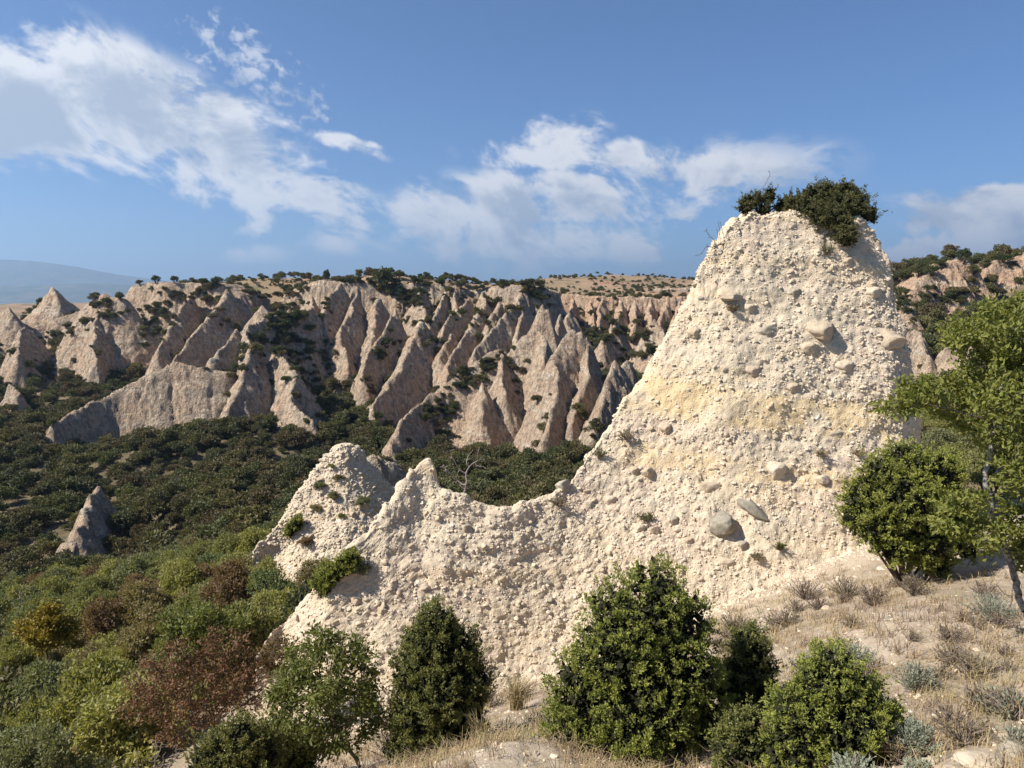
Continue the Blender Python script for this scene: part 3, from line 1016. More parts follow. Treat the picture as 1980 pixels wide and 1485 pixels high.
for lab, cr, sl in [
    ('small sandy scarp with a bright edge in the woods at lower left', [(196, 942, 122), (186, 956, 120), (170, 978, 116), (150, 1000, 112), (130, 1022, 109)], 3.0),
]:
    fin('sand_pyramid', lab, PYR, cr, sl, step=.2, flute=.5, group='rock outcrops in the woods')

# ------------------------------------------------------------------ near conglomerate rocks
STONE_RNG = np.random.default_rng(77)
STONES = [make_mesh('stone', *rock_shape(1, 40 + k), True, None, [M_BOULDER]) for k in range(9)]


def boulder_shape(seed):
    V, F = rock_shape(3, seed, 0.45, 0.45)
    rng = np.random.default_rng(seed + 5)
    for _ in range(9):
        n_ = rand_dirs(1, rng)[0]
        V = V - np.outer(np.maximum(V @ n_ - rng.uniform(0.58, 0.85), 0) * 0.7, n_)
    V = V * (1 + 0.16 * fbm(V * 3.2 + seed, 4, seed, 0.65) + 0.06 * (0.4 - worley(V * 2.2 + seed, seed)[0]))[:, None]
    return V, F


BOULDERS = [make_mesh('boulder', *boulder_shape(90 + k), True, None, [M_BOULDER]) for k in range(5)]
GREYB = [make_mesh('boulder', *boulder_shape(120 + k), True, None, [M_GREYROCK]) for k in range(3)]


def basis(n):
    n = np.asarray(n, float)
    n = n / np.maximum(np.linalg.norm(n, axis=-1, keepdims=True), 1e-9)
    ref = np.where(np.abs(n[..., 2:3]) > 0.95, np.array([1.0, 0, 0]), np.array([0, 0, 1.0]))
    a = np.cross(ref, n)
    a /= np.maximum(np.linalg.norm(a, axis=-1, keepdims=True), 1e-9)
    return a, np.cross(n, a), n


def scatter_stones(P, Nn, rad, rng, flat=0.5, sub=0, shapes=10):
    """joined mesh of small stones set into a surface -> V, F, tint"""
    k = len(P)
    # axis of the flat side: between the surface normal and the bedding (vertical)
    ax = Nn * 0.55 + np.array((0.12, -0.2, 0.75)) + rng.normal(size=(k, 3)) * 0.38
    a, b, c = basis(ax)
    th = rng.uniform(0, 2 * math.pi, k)[:, None]
    a, b = a * np.cos(th) + b * np.sin(th), b * np.cos(th) - a * np.sin(th)
    Vs, Fs, Ts = [], [], []
    base = 0
    tint = np.clip(rng.beta(2.2, 2.2, k) + rng.normal(size=k) * 0.08, 0, 1)
    which = rng.integers(0, shapes, k)
    for w_ in range(shapes):
        idx = np.nonzero(which == w_)[0]
        if not len(idx):
            continue
        V0, F0 = rock_shape(sub, 500 + w_, 0.30, 0.4)
        sx = rad[idx] * rng.uniform(0.95, 1.5, len(idx))
        sy = rad[idx] * rng.uniform(0.7, 1.05, len(idx))
        sz = rad[idx] * rng.uniform(flat * 0.8, flat * 1.35, len(idx))
        V = (P[idx][:, None] + a[idx][:, None] * (V0[None, :, 0:1] * sx[:, None, None]) + b[idx][:, None] * (V0[None, :, 1:2] * sy[:, None, None])
             + c[idx][:, None] * (V0[None, :, 2:3] * sz[:, None, None]))
        n0 = len(V0)
        Fs.append((F0[None] + (np.arange(len(idx)) * n0)[:, None, None]).reshape(-1, 3) + base)
        Vs.append(V.reshape(-1, 3))
        Ts.append(np.repeat(tint[idx], n0))
        base += len(idx) * n0
    return np.concatenate(Vs), np.concatenate(Fs), np.concatenate(Ts)


def band_mask(P):
    x, z = P[:, 0], P[:, 2] - CZ
    bz = z + x * 0.12 + 0.25 * fbm(P * 0.5, 2, 3)
    a = sstep(bz, -3.05, -2.85) * sstep(bz, -1.9, -2.1)
    b = sstep(bz, -4.55, -4.35) * sstep(bz, -3.7, -3.9) * 0.8
    return np.maximum(a, b) * sstep(x, 2.4, 4.0) * sstep(fbm(P * 0.45, 3, 8), -0.35, 0.0)


def sheet_rock(name, label, cat, rows, nu, nv, seed, scale=1.0, top=0.9, n_peb=9000, n_stone=300, rad=0.045, banded=False, back_drop=0.0):
    """rock wall: rows of (base px,py,D, crest px,py,D, crest thickness)"""
    B = np.array([W(*r[0:3]) for r in rows])
    Cc = np.array([W(*r[3:6]) for r in rows])
    T = np.array([r[6] for r in rows])
    B[:, 2] = np.minimum(B[:, 2], ground(B[:, 0], B[:, 1]) - 0.05)
    L = np.concatenate(([0], np.cumsum(np.linalg.norm(np.diff(0.5 * (B + Cc), axis=0), axis=1))))
    s = np.linspace(0, L[-1], nu)
    Bi = np.column_stack([np.interp(s, L, B[:, k]) for k in range(3)])
    Ci = np.column_stack([np.interp(s, L, Cc[:, k]) for k in range(3)])
    Ti = np.interp(s, L, T)
    for arr, wn in ((Bi, max(9, nu // 14) | 1), (Ci, max(3, nu // 80) | 1)):
        kk = np.ones(wn) / wn
        for c_ in range(3):
            arr[:, c_] = np.convolve(np.pad(arr[:, c_], wn // 2, 'reflect', reflect_type='odd'), kk, 'valid')
    # ragged crest
    q = np.column_stack((s / scale, np.full(nu, seed * 1.3)))
    jit = scale * (0.13 * fbm(q * 1.1, 3, seed) + 0.10 * vnoise(q * 3.1, seed + 2) + 0.05 * vnoise(q * 8.0, seed + 4))
    ny_t, ny_b = 14, 36
    v = np.concatenate((np.linspace(-0.12, 1, nv), 1 + np.linspace(0, 1, ny_t + 1)[1:], 2 + np.linspace(0, 1, ny_b + 1)[1:]))
    Pg = np.zeros((nu, len(v), 3))
    back = Ci.copy()
    back[:, 1] += Ti
    back[:, 0] += Ti * 0.25
    gb = ground(back[:, 0] + 1.0, back[:, 1] + 3.5)
    foot = back + np.array((0.6, 3.2, 0))
    foot[:, 2] = np.minimum(gb - 0.5, back[:, 2] - 1.0)
    for j, vv in enumerate(v):
        if vv <= 1:
            h = np.sign(vv) * abs(vv) ** 0.82
            Pg[:, j, :2] = Bi[:, :2] + (Ci - Bi)[:, :2] * h
            Pg[:, j, 2] = Bi[:, 2] + (Ci - Bi)[:, 2] * vv + jit * max(vv, 0) ** 9
            if vv < 0:
                Pg[:, j, 2] = np.minimum(Pg[:, j, 2], ground(Pg[:, j, 0], Pg[:, j, 1]) - 0.8 * abs(vv) / 0.12)
        elif vv <= 2:
            Pg[:, j] = Ci + (back - Ci) * (vv - 1)
            Pg[:, j, 2] += 0.12 * math.sin(math.pi * (vv - 1)) * scale + jit
        else:
            t_ = vv - 2
            Pg[:, j, :2] = back[:, :2] + (foot - back)[:, :2] * t_ ** 1.3
            Pg[:, j, 2] = back[:, 2] + (foot - back)[:, 2] * t_ + jit * (1 - t_)
    # smooth along u, then normals
    def normals(Q):
        du = np.gradient(Q, axis=0)
        dv = np.gradient(Q, axis=1)
        n_ = np.cross(du, dv)
        return n_ / np.maximum(np.linalg.norm(n_, axis=2, keepdims=True), 1e-9)
    Ns = normals(Pg)
    for _ in range(6):
        Ns[1:-1] = (Ns[:-2] + Ns[1:-1] + Ns[2:]) / 3
        Ns[:, 1:-1] = (Ns[:, :-2] + Ns[:, 1:-1] + Ns[:, 2:]) / 3
    Ns /= np.maximum(np.linalg.norm(Ns, axis=2, keepdims=True), 1e-9)
    P = Pg.reshape(-1, 3)
    Nf = Ns.reshape(-1, 3)
    k = 1.0 / scale
    bm = band_mask(P) if banded else np.zeros(len(P))
    rough = 1 - 0.35 * bm
    f1, f2 = worley(P * 3.6 * k + 0.25 * vnoise(P * 5 * k)[:, None], seed)
    g1, g2 = worley(P * np.array((1.1, 1.1, 1.35)) * k, seed + 50)
    disp = (0.22 * fbm(P * 0.40 * k, 3, seed) + 0.08 * fbm(P * 1.3 * k, 3, seed + 1)
            + 0.05 * fbm(P * np.array((1.6, 1.6, 1.0)) * k, 3, seed + 2)
            + rough * (0.055 * (0.45 - f1) + 0.05 * np.minimum(g2 - g1, 0.35) + 0.062 * fbm(P * 6.5 * k, 4, seed + 3, 0.65) + 0.06 * fbm((P + np.array((0, 0, 0.12)) * P[:, 0:1]) * np.array((0.45, 0.45, 2.6)) * k, 3, seed + 13)) + bm * 0.03 * (np.abs(fbm(P * np.array((3.0, 3.0, 4.8)), 3, seed + 6))))
    P = P + Nf * (disp * scale)[:, None]
    Q = P.reshape(nu, len(v), 3)
    F = grid_faces(nu, len(v))
    org = np.array((P[:, 0].mean(), P[:, 1].mean(), Bi[:, 2].min()))
    o = link(name, make_mesh(name, P - org, F, True, None, [M_ROCK]), loc=org)
    tag(o, label, cat)
    N2 = normals(Q)
    rng = np.random.default_rng(seed)
    # small stones on the front and top
    fr = Q[:, :nv + 6]
    fn = N2[:, :nv + 6]
    area = np.linalg.norm(np.cross(np.gradient(fr, axis=0), np.gradient(fr, axis=1)), axis=2).ravel()
    _q = fr.reshape(-1, 3)
    dens = (0.62 + 0.55 * fbm(_q * 0.7, 3, seed + 9) + 0.45 * fbm((_q + np.array((0, 0, 0.12)) * _q[:, 0:1]) * np.array((0.3, 0.3, 2.0)), 3, seed + 19)).clip(0.16, 1.1)
    if banded:
        dens = dens * (1 - 0.6 * band_mask(fr.reshape(-1, 3)))
    pr = area * dens
    ids = rng.choice(len(pr), n_peb + n_stone, p=pr / pr.sum())
    Pp = fr.reshape(-1, 3)[ids] + rng.normal(size=(len(ids), 3)) * 0.008
    Np = fn.reshape(-1, 3)[ids]
    rr = np.clip(rad * np.exp(rng.normal(size=len(ids)) * 0.45), rad * 0.5, rad * 2.9)
    order = np.argsort(-rr)
    big, small = order[:n_stone], order[n_stone:]
    Pp = Pp + Np * (rr * rng.uniform(-0.30, 0.14, len(rr)))[:, None]
    Vp, Fp, Tp = scatter_stones(Pp[small] - org, Np[small], rr[small], rng)
    pe = link('pebbles', make_mesh('pebbles', Vp, Fp, False, Tp, [M_STONE]), parent=o)
    pe['kind'] = 'stuff'
    for i in big:
        a, b, c = basis((Np[i] * 0.8 + np.array((0.1, -0.2, 0.6)) + rng.normal(size=3) * 0.3)[None])
        eul = Vector(c[0]).to_track_quat('Z', 'Y').to_euler()
        st = link('stone', STONES[rng.integers(0, 9)], parent=o, loc=Pp[i] - org - Np[i] * rr[i] * 0.15, rot=(eul.x, eul.y, eul.z + rng.uniform(0, 6)),
                  scale=(rr[i] * 1.25, rr[i] * 0.95, rr[i] * 0.6))
    return o, org, fr.reshape(-1, 3), fn.reshape(-1, 3)


ROWS = [
    (488, 1320, 15.6, 496, 1275, 16.2, .6), (545, 1325, 15.5, 552, 1185, 17.2, .8), (630, 1325, 15.4, 632, 1095, 17.9, .9), (690, 1325, 15.3, 708, 1043, 18.3, .6), (735, 1320, 15.3, 755, 986, 18.6, .4),
    (775, 1315, 15.4, 784, 938, 18.8, .3), (808, 1312, 15.5, 812, 902, 19.0, .2), (822, 1312, 15.6, 827, 894, 19.0, .2), (838, 1310, 15.7, 838, 925, 19.05, .25), (870, 1305, 15.8, 862, 964, 19.1, .35), (910, 1298, 16.0, 908, 974, 19.2, .4), (960, 1292, 16.2, 955, 994, 19.3, .5),
    (1010, 1282, 16.4, 1005, 986, 19.5, .5), (1070, 1268, 16.6, 1062, 962, 19.8, .6), (1120, 1258, 16.8, 1110, 925, 20.2, .7), (1170, 1243, 17.0, 1165, 850, 20.8, .8), (1220, 1228, 17.2, 1200, 790, 21.2, .9),
    (1270, 1208, 17.4, 1250, 738, 21.6, 1.0), (1320, 1188, 17.6, 1290, 665, 22.0, 1.2), (1370, 1168, 17.8, 1335, 575, 22.3, 1.6), (1420, 1152, 18.0, 1375, 480, 22.6, 2.0), (1465, 1138, 18.2, 1410, 432, 22.7, 2.3),
    (1510, 1122, 18.35, 1450, 410, 22.8, 2.5), (1560, 1107, 18.5, 1530, 408, 22.9, 2.6), (1610, 1087, 18.65, 1600, 414, 22.9, 2.5), (1660, 1072, 18.8, 1665, 432, 22.85, 2.4), (1705, 1057, 18.95, 1700, 466, 22.75, 2.2),
    (1740, 1047, 19.15, 1716, 520, 22.5, 2.0), (1765, 1037, 19.5, 1728, 600, 22.2, 1.8), (1785, 1027, 20.2, 1752, 690, 21.9, 1.6), (1800, 1012, 21.2, 1774, 800, 21.8, 1.4), (1812, 1002, 22.2, 1800, 910, 22.4, 1.0),
]
_a, _b, _c = W(640, 1325, 15.3), W(1120, 1258, 16.8), W(822, 899, 19.0)
_nrm = np.cross(_b - _a, _c - _a)
for _i, _r in enumerate(ROWS):
    if 2 <= _i <= 15:
        _d = ray(_r[3], _r[4])
        _t = np.dot(_a - (0, 0, CZ), _nrm) / np.dot(_d, _nrm)
        _D = _d[1] * _t
        _k = 1.0 if _i <= 11 else (16 - _i) / 5.0
        ROWS[_i] = _r[:5] + (_D * _k + _r[5] * (1 - _k), _r[6])
TOWER, TORG, TP, TN = sheet_rock('rock_tower', 'tall cream conglomerate rock tower with a low wall and spike running to the left', 'rock', ROWS, 530, 245, 21, 1.0, n_peb=21000, n_stone=290, rad=0.032, banded=True)
tpx, tpy, tdep = proj(TP)


def on_tower(px, py):
    d = (tpx - px) ** 2 + (tpy - py) ** 2
    c_ = np.nonzero(d < d.min() + 30)[0]
    k = c_[np.argmin(tdep[c_])]
    return TP[k], TN[k]


def boulder(px, py, w, h, rot=0.0, dep=0.7, out_=0.25, mesh=None, label=None):
    """a boulder sticking out of the tower: w, h in photograph pixels, rot degrees clockwise"""
    P, N = on_tower(px, py)
    m_ = P[1] / FPX
    rx, rz = 0.50 * w * m_, 0.50 * h * m_
    o = link('boulder', mesh or BOULDERS[int(px) % 5], parent=TOWER, loc=P - TORG + N * rx * out_ - N * rx * 0.42, rot=(R(15), R(rot), R((px * 7) % 30 - 15)), scale=(rx * 1.08, rx * dep, rz * 1.08))
    if label:
        o['label'] = label


for b_ in [(1400, 1018, 66, 46, 8, .8, .45, GREYB[0], 'broken grey boulder sticking out low on the tower'), (1468, 985, 105, 34, 38, .45, .25, GREYB[1], 'long slanting grey green boulder'),
           (1505, 905, 44, 38, 10, .8, .4), (1592, 924, 30, 22, 5, .8, .4), (1408, 571, 46, 20, 3, .8, .5), (1585, 630, 62, 36, 0, .9, .4, None, 'ledge boulder casting a dark shadow halfway up the tower'),
           (1482, 637, 52, 32, -5, .6, .2), (1455, 592, 26, 18, 0, .7, .3), (1706, 657, 92, 54, 3, .5, .05, None, 'large rounded boulder at the right edge of the tower'), (1560, 672, 44, 26, 0, .6, .2), (1285, 822, 28, 20, 0, .8, .4),
           (1247, 912, 26, 22, 0, .8, .4), (1240, 1016, 26, 22, 10, .8, .4), (1262, 1022, 28, 24, 0, .6, .3), (1175, 966, 32, 26, 0, .6, .25), (1143, 972, 20, 18, 0, .7, .3), (1410, 1090, 60, 42, 5, .4, .1),
           (1370, 945, 64, 58, 10, .3, .05), (1092, 936, 30, 30, 0, .9, .4, None, 'pale round boulder on the crest above the saddle'), (902, 1018, 24, 22, 20, .8, .45), (826, 1135, 18, 14, 0, .8, .5), (693, 1160, 24, 20, 20, .8, .4),
           (738, 1176, 22, 18, 0, .8, .4), (870, 1160, 18, 18, 40, .6, .3), (1230, 905, 22, 18, 0, .8, .35), (1460, 710, 40, 22, 0, .6, .2), (1640, 700, 46, 24, 0, .6, .2), (1535, 745, 34, 20, 0, .7, .25), (1345, 640, 30, 22, 0, .7, .3),
           (1620, 835, 40, 18, 0, .4, .1), (1690, 560, 34, 22, 0, .7, .3), (1300, 1000, 26, 20, 0, .7, .3), (1440, 1050, 22, 18, 0, .8, .4), (1330, 1040, 24, 16, 0, .6, .3), (960, 1090, 18, 14, 0, .7, .3), (1060, 1120, 34, 22, 30, .4, .1), (1540, 560, 30, 18, 0, .7, .3), (1640, 500, 26, 16, 0, .7, .3)]:
    boulder(*b_)

ROWS2 = [
    (486, 1078, 31.9, 490, 1066, 32.2, .4), (515, 1080, 31.8, 520, 1040, 32.8, .5), (545, 1082, 31.6, 548, 1006, 33.5, .5), (570, 1085, 31.4, 575, 958, 34.2, .6), (600, 1088, 31.3, 606, 916, 34.8, .7), (632, 1090, 31.2, 640, 878, 35.2, .8),
    (665, 1090, 31.2, 672, 870, 35.4, .6), (690, 1090, 31.3, 690, 886, 35.6, .5), (712, 1088, 31.5, 716, 902, 35.8, .4), (735, 1086, 31.8, 742, 925, 36.0, .4), (760, 1084, 32.2, 768, 965, 36.2, .4), (790, 1082, 32.8, 798, 1010, 36.3, .4),
]
ROCK2, R2ORG, R2P, R2N = sheet_rock('rock_outcrop', 'pale crumbling rock outcrop with dark shrubs behind the spike of the rock wall', 'rock', ROWS2, 230, 130, 33, 1.5, n_peb=5500, n_stone=60, rad=0.055)
r2x, r2y, r2d = proj(R2P)


def on_rock2(px, py):
    k = np.argmin((r2x - px) ** 2 + (r2y - py) ** 2)
    return R2P[k], R2N[k]


fin('sand_pyramid', 'dark shaded ridge right behind the crumbling rock outcrop', 'rock', [(672, 874, 37.5), (700, 884, 38.2), (735, 900, 39.2), (768, 925, 40.5)], 3.2, step=.1, flute=.3, jag=.3, group='rock outcrops in the woods')

# ------------------------------------------------------------------ plants: generators
def shrub_crown(seed, n_leaf, leaf, n_lobes=9, spread=0.62, tall=0.95, flat=0.8):
    """crown of radius about 1 standing on the origin: leaves on overlapping clumps"""
    rng = np.random.default_rng(seed)
    C, r = [], []
    for k in range(n_lobes):
        a = rng.uniform(0, 2 * math.pi)
        d = spread * math.sqrt(rng.uniform(0, 1))
        z = tall * (0.62 + 0.55 * (1 - (d / spread) ** 2) * rng.uniform(0.5, 1.1) + rng.uniform(-0.18, 0.1))
        C.append((d * math.cos(a), d * math.sin(a), z))
        r.append(rng.uniform(0.26, 0.46))
    C, r = np.array(C), np.array(r)
    # secondary tufts on each clump
    T, tr = [], []
    for c, q in zip(C, r):
        for _ in range(11):
            d = rand_dirs(1, rng)[0]
            d[2] = abs(d[2]) * 0.9 - 0.25
            T.append(c + d * q * 0.82 * np.array((1, 1, flat)))
            tr.append(q * rng.uniform(0.26, 0.46))
    T, tr = np.array(T), np.array(tr)
    w = rng.choice(len(T), n_leaf, p=tr ** 2 / (tr ** 2).sum())
    d = rand_dirs(n_leaf, rng)
    rad = tr[w] * rng.uniform(0.55, 1.08, n_leaf)
    P = T[w] + d * rad[:, None]
    ax = d * 0.7 + rng.normal(size=(n_leaf, 3)) * 0.6 + (0, 0, 0.15)
    L = leaf * rng.uniform(0.7, 1.35, n_leaf)
    V, F = leaves(P, ax, L, L * 0.62, rng)
    tint = np.clip(rng.beta(2, 2, n_leaf) * 0.8 + 0.1 + 0.25 * (rng.random(len(T))[w] - 0.5), 0, 1)
    return V, F, np.repeat(tint, 4), C


def shrub_trunk(seed, C, r=0.035):
    rng = np.random.default_rng(seed)
    segs = []
    for c in C:
        p = np.array((rng.uniform(-.08, .08), rng.uniform(-.08, .08), -0.25))
        q = p * 0.5 + np.array((c[0] * 0.35, c[1] * 0.35, c[2] * 0.5)) + rng.normal(size=3) * 0.05
        e = c + rng.normal(size=3) * 0.05
        segs += [(p, q, r, r * 0.7), (q, e, r * 0.7, r * 0.3)]
        for _ in range(2):
            segs.append((q + (e - q) * 0.4, e + rng.normal(size=3) * 0.22, r * 0.4, r * 0.12))
    return tubes(segs, 5)


def narrow(name, c, trans=0.34, v=0.12):
    return leaf_material(name, [(0.0, tuple(q * (1 - v) for q in c)), (1.0, tuple(q * (1 + v) for q in c))], trans=trans)


SCRUB = [('olive green', narrow('olive_leaves', (0.225, 0.220, 0.100))), ('yellow green', narrow('yellow_green_leaves', (0.300, 0.280, 0.115))),
         ('dark green', narrow('dark_green_leaves', (0.145, 0.165, 0.085))), ('brown tinged', narrow('browning_leaves', (0.245, 0.195, 0.118))),
         ('dull green', narrow('dull_green_leaves', (0.205, 0.205, 0.120))), ('russet', narrow('russet_scrub_leaves', (0.225, 0.145, 0.098)))]
VAR = []
for k in range(7):
    V, F, T, C = shrub_crown(200 + k, 6500, 0.068, 9 + k % 3, 0.62, 0.95)
    cm = make_mesh('crown', V, F, False, T, [M_LEAF])
    V, F = shrub_trunk(300 + k, C)
    VAR.append((cm, make_mesh('trunk', V, F, True, None, [M_BARK])))
FARV = []
for k in range(6):
    V, F, T, C = shrub_crown(400 + k, 1700, 0.135, 9, 0.62, 0.95 + 0.12 * (k % 3))
    cm = make_mesh('crown', V, F, False, T, [M_LEAF_FAR])
    V, F = shrub_trunk(450 + k, C, 0.05)
    FARV.append((cm, make_mesh('trunk', V, F, True, None, [M_BARK])))


def put_shrub(name, label, cat, loc, size, var, mat=None, group=None, squash=1.0, rng=random):
    """an individual plant: Empty with crown and trunk copies that share their meshes"""
    t_ = thing(name, label, cat, loc, group, rng.uniform(0, 6.28), (size, size, size * squash))
    c_ = link('crown', var[0], parent=t_)
    link('trunk', var[1], parent=t_)
    if mat is not None:
        c_.material_slots[0].link = 'OBJECT'
        c_.material_slots[0].material = mat
    return t_


ORD = ['zeroth', 'first', 'second', 'third', 'fourth', 'fifth', 'sixth', 'seventh', 'eighth', 'ninth', 'tenth', 'eleventh', 'twelfth', 'thirteenth', 'fourteenth', 'fifteenth', 'sixteenth', 'seventeenth', 'eighteenth', 'nineteenth', 'twentieth']
ORD += ['twenty-' + ORD[k] for k in range(1, 10)] + ['thirtieth'] + ['thirty-' + ORD[k] for k in range(1, 10)] + ['fortieth'] + ['forty-' + ORD[k] for k in range(1, 10)]
for _t in ('fift', 'sixt', 'sevent', 'eight', 'ninet'):
    ORD += [_t + 'ieth'] + [_t + 'y-' + ORD[k] for k in range(1, 10)]
random.seed(5)
vr = np.random.default_rng(11)

# rock footprints, to keep the scrub off them
rock_xy = np.concatenate((TP[::23, :2], R2P[::11, :2]))


def rock_clear(x, y, d=0.9):
    out = np.ones(len(x), bool)
    for i in range(0, len(x), 500):
        q = np.hypot(x[i:i + 500, None] - rock_xy[None, :, 0], y[i:i + 500, None] - rock_xy[None, :, 1])
        out[i:i + 500] = q.min(1) > d
    return out


def scrub_mask(x, y):
    return x * -0.35 + np.hypot(x, y) * 0.55


# ------------------------------------------------------------------ hillside scrub: places
def poisson(n, xr, yr, spacing, rng):
    cell = {}
    pts = []
    for _ in range(n):
        x, y = rng.uniform(*xr), rng.uniform(*yr)
        s = spacing(x, y)
        g = (int(x // 3), int(y // 3))
        ok = True
        for a in (-1, 0, 1):
            for b in (-1, 0, 1):
                for (u, v_) in cell.get((g[0] + a, g[1] + b), ()):
                    if (u - x) ** 2 + (v_ - y) ** 2 < s * s:
                        ok = False
                        break
        if ok:
            cell.setdefault(g, []).append((x, y))
            pts.append((x, y))
    return np.array(pts)


pp = poisson(14000, (-62, 45), (12, 84), lambda x, y: 1.45 if y < 30 else 1.9, vr)
pp = pp[(scrub_mask(pp[:, 0], pp[:, 1]) > 11.6) & rock_clear(pp[:, 0], pp[:, 1])]
pz = ground(pp[:, 0], pp[:, 1])
ppx, ppy, pdep = proj(np.column_stack((pp, pz + 1.2)))
inv = (ppx > -120) & (ppx < 2100) & (ppy < 1640) & (fin_height(pp[:, 0], pp[:, 1]) < pz + 0.4)
pp, pz, ppx, ppy, pdep = pp[inv], pz[inv], ppx[inv], ppy[inv], pdep[inv]
# what hides behind the tower and the wall is left to the mass
crest_x = np.array([r_[3] for r_ in ROWS], float)
crest_y = np.array([r_[4] for r_ in ROWS], float)
hid = (ppy > np.interp(ppx, crest_x, crest_y) + 30) & (ppx > 500) & (ppx < 1790)
hid |= (ppx > 1150) & (ppx < 1700)
cand = np.nonzero(~hid & (ppx > 5) & (ppx < 1975))[0]
cand = cand[np.argsort(pdep[cand])][:255]
single = np.zeros(len(pp), bool)
single[cand] = True
left = [k for k in cand if ppx[k] < 1100]
right = [k for k in cand if ppx[k] >= 1100]
rows_ = {}
for k in left:
    rows_.setdefault(int((1485 - min(ppy[k], 1484)) // 48), []).append(k)
klist = [0, 0, 0, 4, 4, 1, 1, 2, 3, 3, 5]
for rn, key in enumerate(sorted(rows_)):
    for cn, k in enumerate(sorted(rows_[key], key=lambda q: ppx[q])):
        kind, mat_ = SCRUB[klist[vr.integers(0, len(klist))]]
        sz = vr.uniform(1.1, 1.8) if pdep[k] < 35 else vr.uniform(1.25, 2.3)
        put_shrub('oak_shrub', '%s shrub on the left hillside, %s from the left in the %s row up' % (kind, ORD[cn + 1], ORD[rn + 1]), 'shrub',
                  (pp[k, 0], pp[k, 1], pz[k] - 0.1), sz, VAR[vr.integers(0, 7)], mat_, 'scrub of the left hillside', vr.uniform(0.9, 1.35))
for cn, k in enumerate(sorted(right, key=lambda q: ppx[q])):
    kind, mat_ = SCRUB[klist[vr.integers(0, len(klist))]]
    put_shrub('oak_shrub', '%s shrub behind the right side of the tower, %s from the left' % (kind, ORD[cn + 1]), 'shrub',
              (pp[k, 0], pp[k, 1], pz[k] - 0.1), vr.uniform(1.0, 1.7), VAR[vr.integers(0, 7)], mat_, 'scrub right of the tower', vr.uniform(0.85, 1.2))

# ------------------------------------------------------------------ the far wood as one mass
rest = np.nonzero(~single)[0]
wx_, wy_, ws_ = list(pp[rest, 0]), list(pp[rest, 1]), list(vr.uniform(1.1, 1.8, len(rest)))
n_try = 40000
D_try = np.sqrt(40.0 ** 2 + (345.0 ** 2 - 40.0 ** 2) * vr.random(n_try))
a_try = vr.uniform(-0.92, 0.92, n_try)
fx, fy = D_try * np.tan(a_try) * 0.82, D_try
fz = ground(fx, fy)
gsl = np.hypot(ground(fx + 1, fy) - fz, ground(fx, fy + 1) - fz)
fh = fin_height(fx, fy)
px_, py_, _d = proj(np.column_stack((fx, fy, fz)))
ok = (fbm(np.column_stack((fx, fy)) * 0.09, 3, 41) > vr.uniform(-0.75, 0.12, n_try)) & ~((fx > -62) & (fx < 45) & (fy < 84)) & (px_ > -150) & (px_ < 2130) & (fh < fz + 0.5) & (gsl < 1.4) & (vr.random(n_try) < np.where(D_try > 296, 0.25, np.where((fx > 0.55 * fy) & (fy > 140), 0.22, 0.62)))
# thinner scrub on the right hand slope and on the plateau
wx_ = np.array(wx_ + list(fx[ok]))
wy_ = np.array(wy_ + list(fy[ok]))
ws_ = np.array(ws_ + list((0.9 + 2.9 * vr.random(ok.sum()) ** 2.2) * np.where(fy[ok] > 296, 0.7, 1)))
# scattered dots on the far hill
hx, hy = [], []
for _ in range(420):
    q = W(vr.uniform(990, 1390), 545, vr.uniform(400, 760))
    hx.append(q[0]); hy.append(q[1])
wx_, wy_ = np.concatenate((wx_, hx)), np.concatenate((wy_, hy))
ws_ = np.concatenate((ws_, vr.uniform(0.9, 2.4, len(hx))))
wz_ = ground(wx_, wy_) - 0.25
# scrub climbing the feet and gullies of the pyramids
for (ax_, ay_, ah_, ag_) in FINV:
    sel = vr.random(len(ax_)) < 0.035
    x1, y1, h1, g1 = ax_[sel], ay_[sel], ah_[sel], ag_[sel]
    if not len(x1):
        continue
    nn = fbm(np.column_stack((x1, y1)) * 0.11, 3, 71)
    rel = h1 - g1
    pr_ = np.where(rel < 0.3, 0, np.clip(1.1 - rel / 6.0, 0, 1) * 0.55 + np.clip(nn - 0.16, 0, 1) * 2.6)
    sel = vr.random(len(x1)) < pr_
    wx_, wy_, wz_ = np.concatenate((wx_, x1[sel])), np.concatenate((wy_, y1[sel])), np.concatenate((wz_, h1[sel] - 1.1))
    ws_ = np.concatenate((ws_, 0.8 + 1.9 * vr.random(sel.sum()) ** 1.8))
wm = bpy.data.meshes.new('valley_wood')
wm.from_pydata(np.column_stack((wx_, wy_, wz_)).tolist(), [], [])
for nm, arr, ty in (('scl', ws_, 'FLOAT'), ('rotz', vr.uniform(0, 6.28, len(wx_)), 'FLOAT'), ('pick', vr.integers(0, 6, len(wx_)), 'INT')):
    at = wm.attributes.new(nm, ty, 'POINT')
    at.data.foreach_set('value', np.ascontiguousarray(arr, dtype=np.float32 if ty == 'FLOAT' else np.int32))
wood = link('valley_wood', wm)
tag(wood, 'dark mixed wood and scrub filling the valley below the sand pyramids', 'wood', None, 'stuff')
ng = bpy.data.node_groups.new('valley_wood', 'GeometryNodeTree')
ng.interface.new_socket('Geometry', in_out='INPUT', socket_type='NodeSocketGeometry')
ng.interface.new_socket('Geometry', in_out='OUTPUT', socket_type='NodeSocketGeometry')
gi, go = ng.nodes.new('NodeGroupInput'), ng.nodes.new('NodeGroupOutput')
gj = ng.nodes.new('GeometryNodeGeometryToInstance')
for k in range(5, -1, -1):
    src = bpy.data.objects.new('wood_tree', FARV[k][0])
    oi = ng.nodes.new('GeometryNodeObjectInfo')
    oi.inputs['Object'].default_value = src
    oi.inputs['As Instance'].default_value = False
    ng.links.new(oi.outputs['Geometry'], gj.inputs[0])
iop = ng.nodes.new('GeometryNodeInstanceOnPoints')
iop.inputs['Pick Instance'].default_value = True


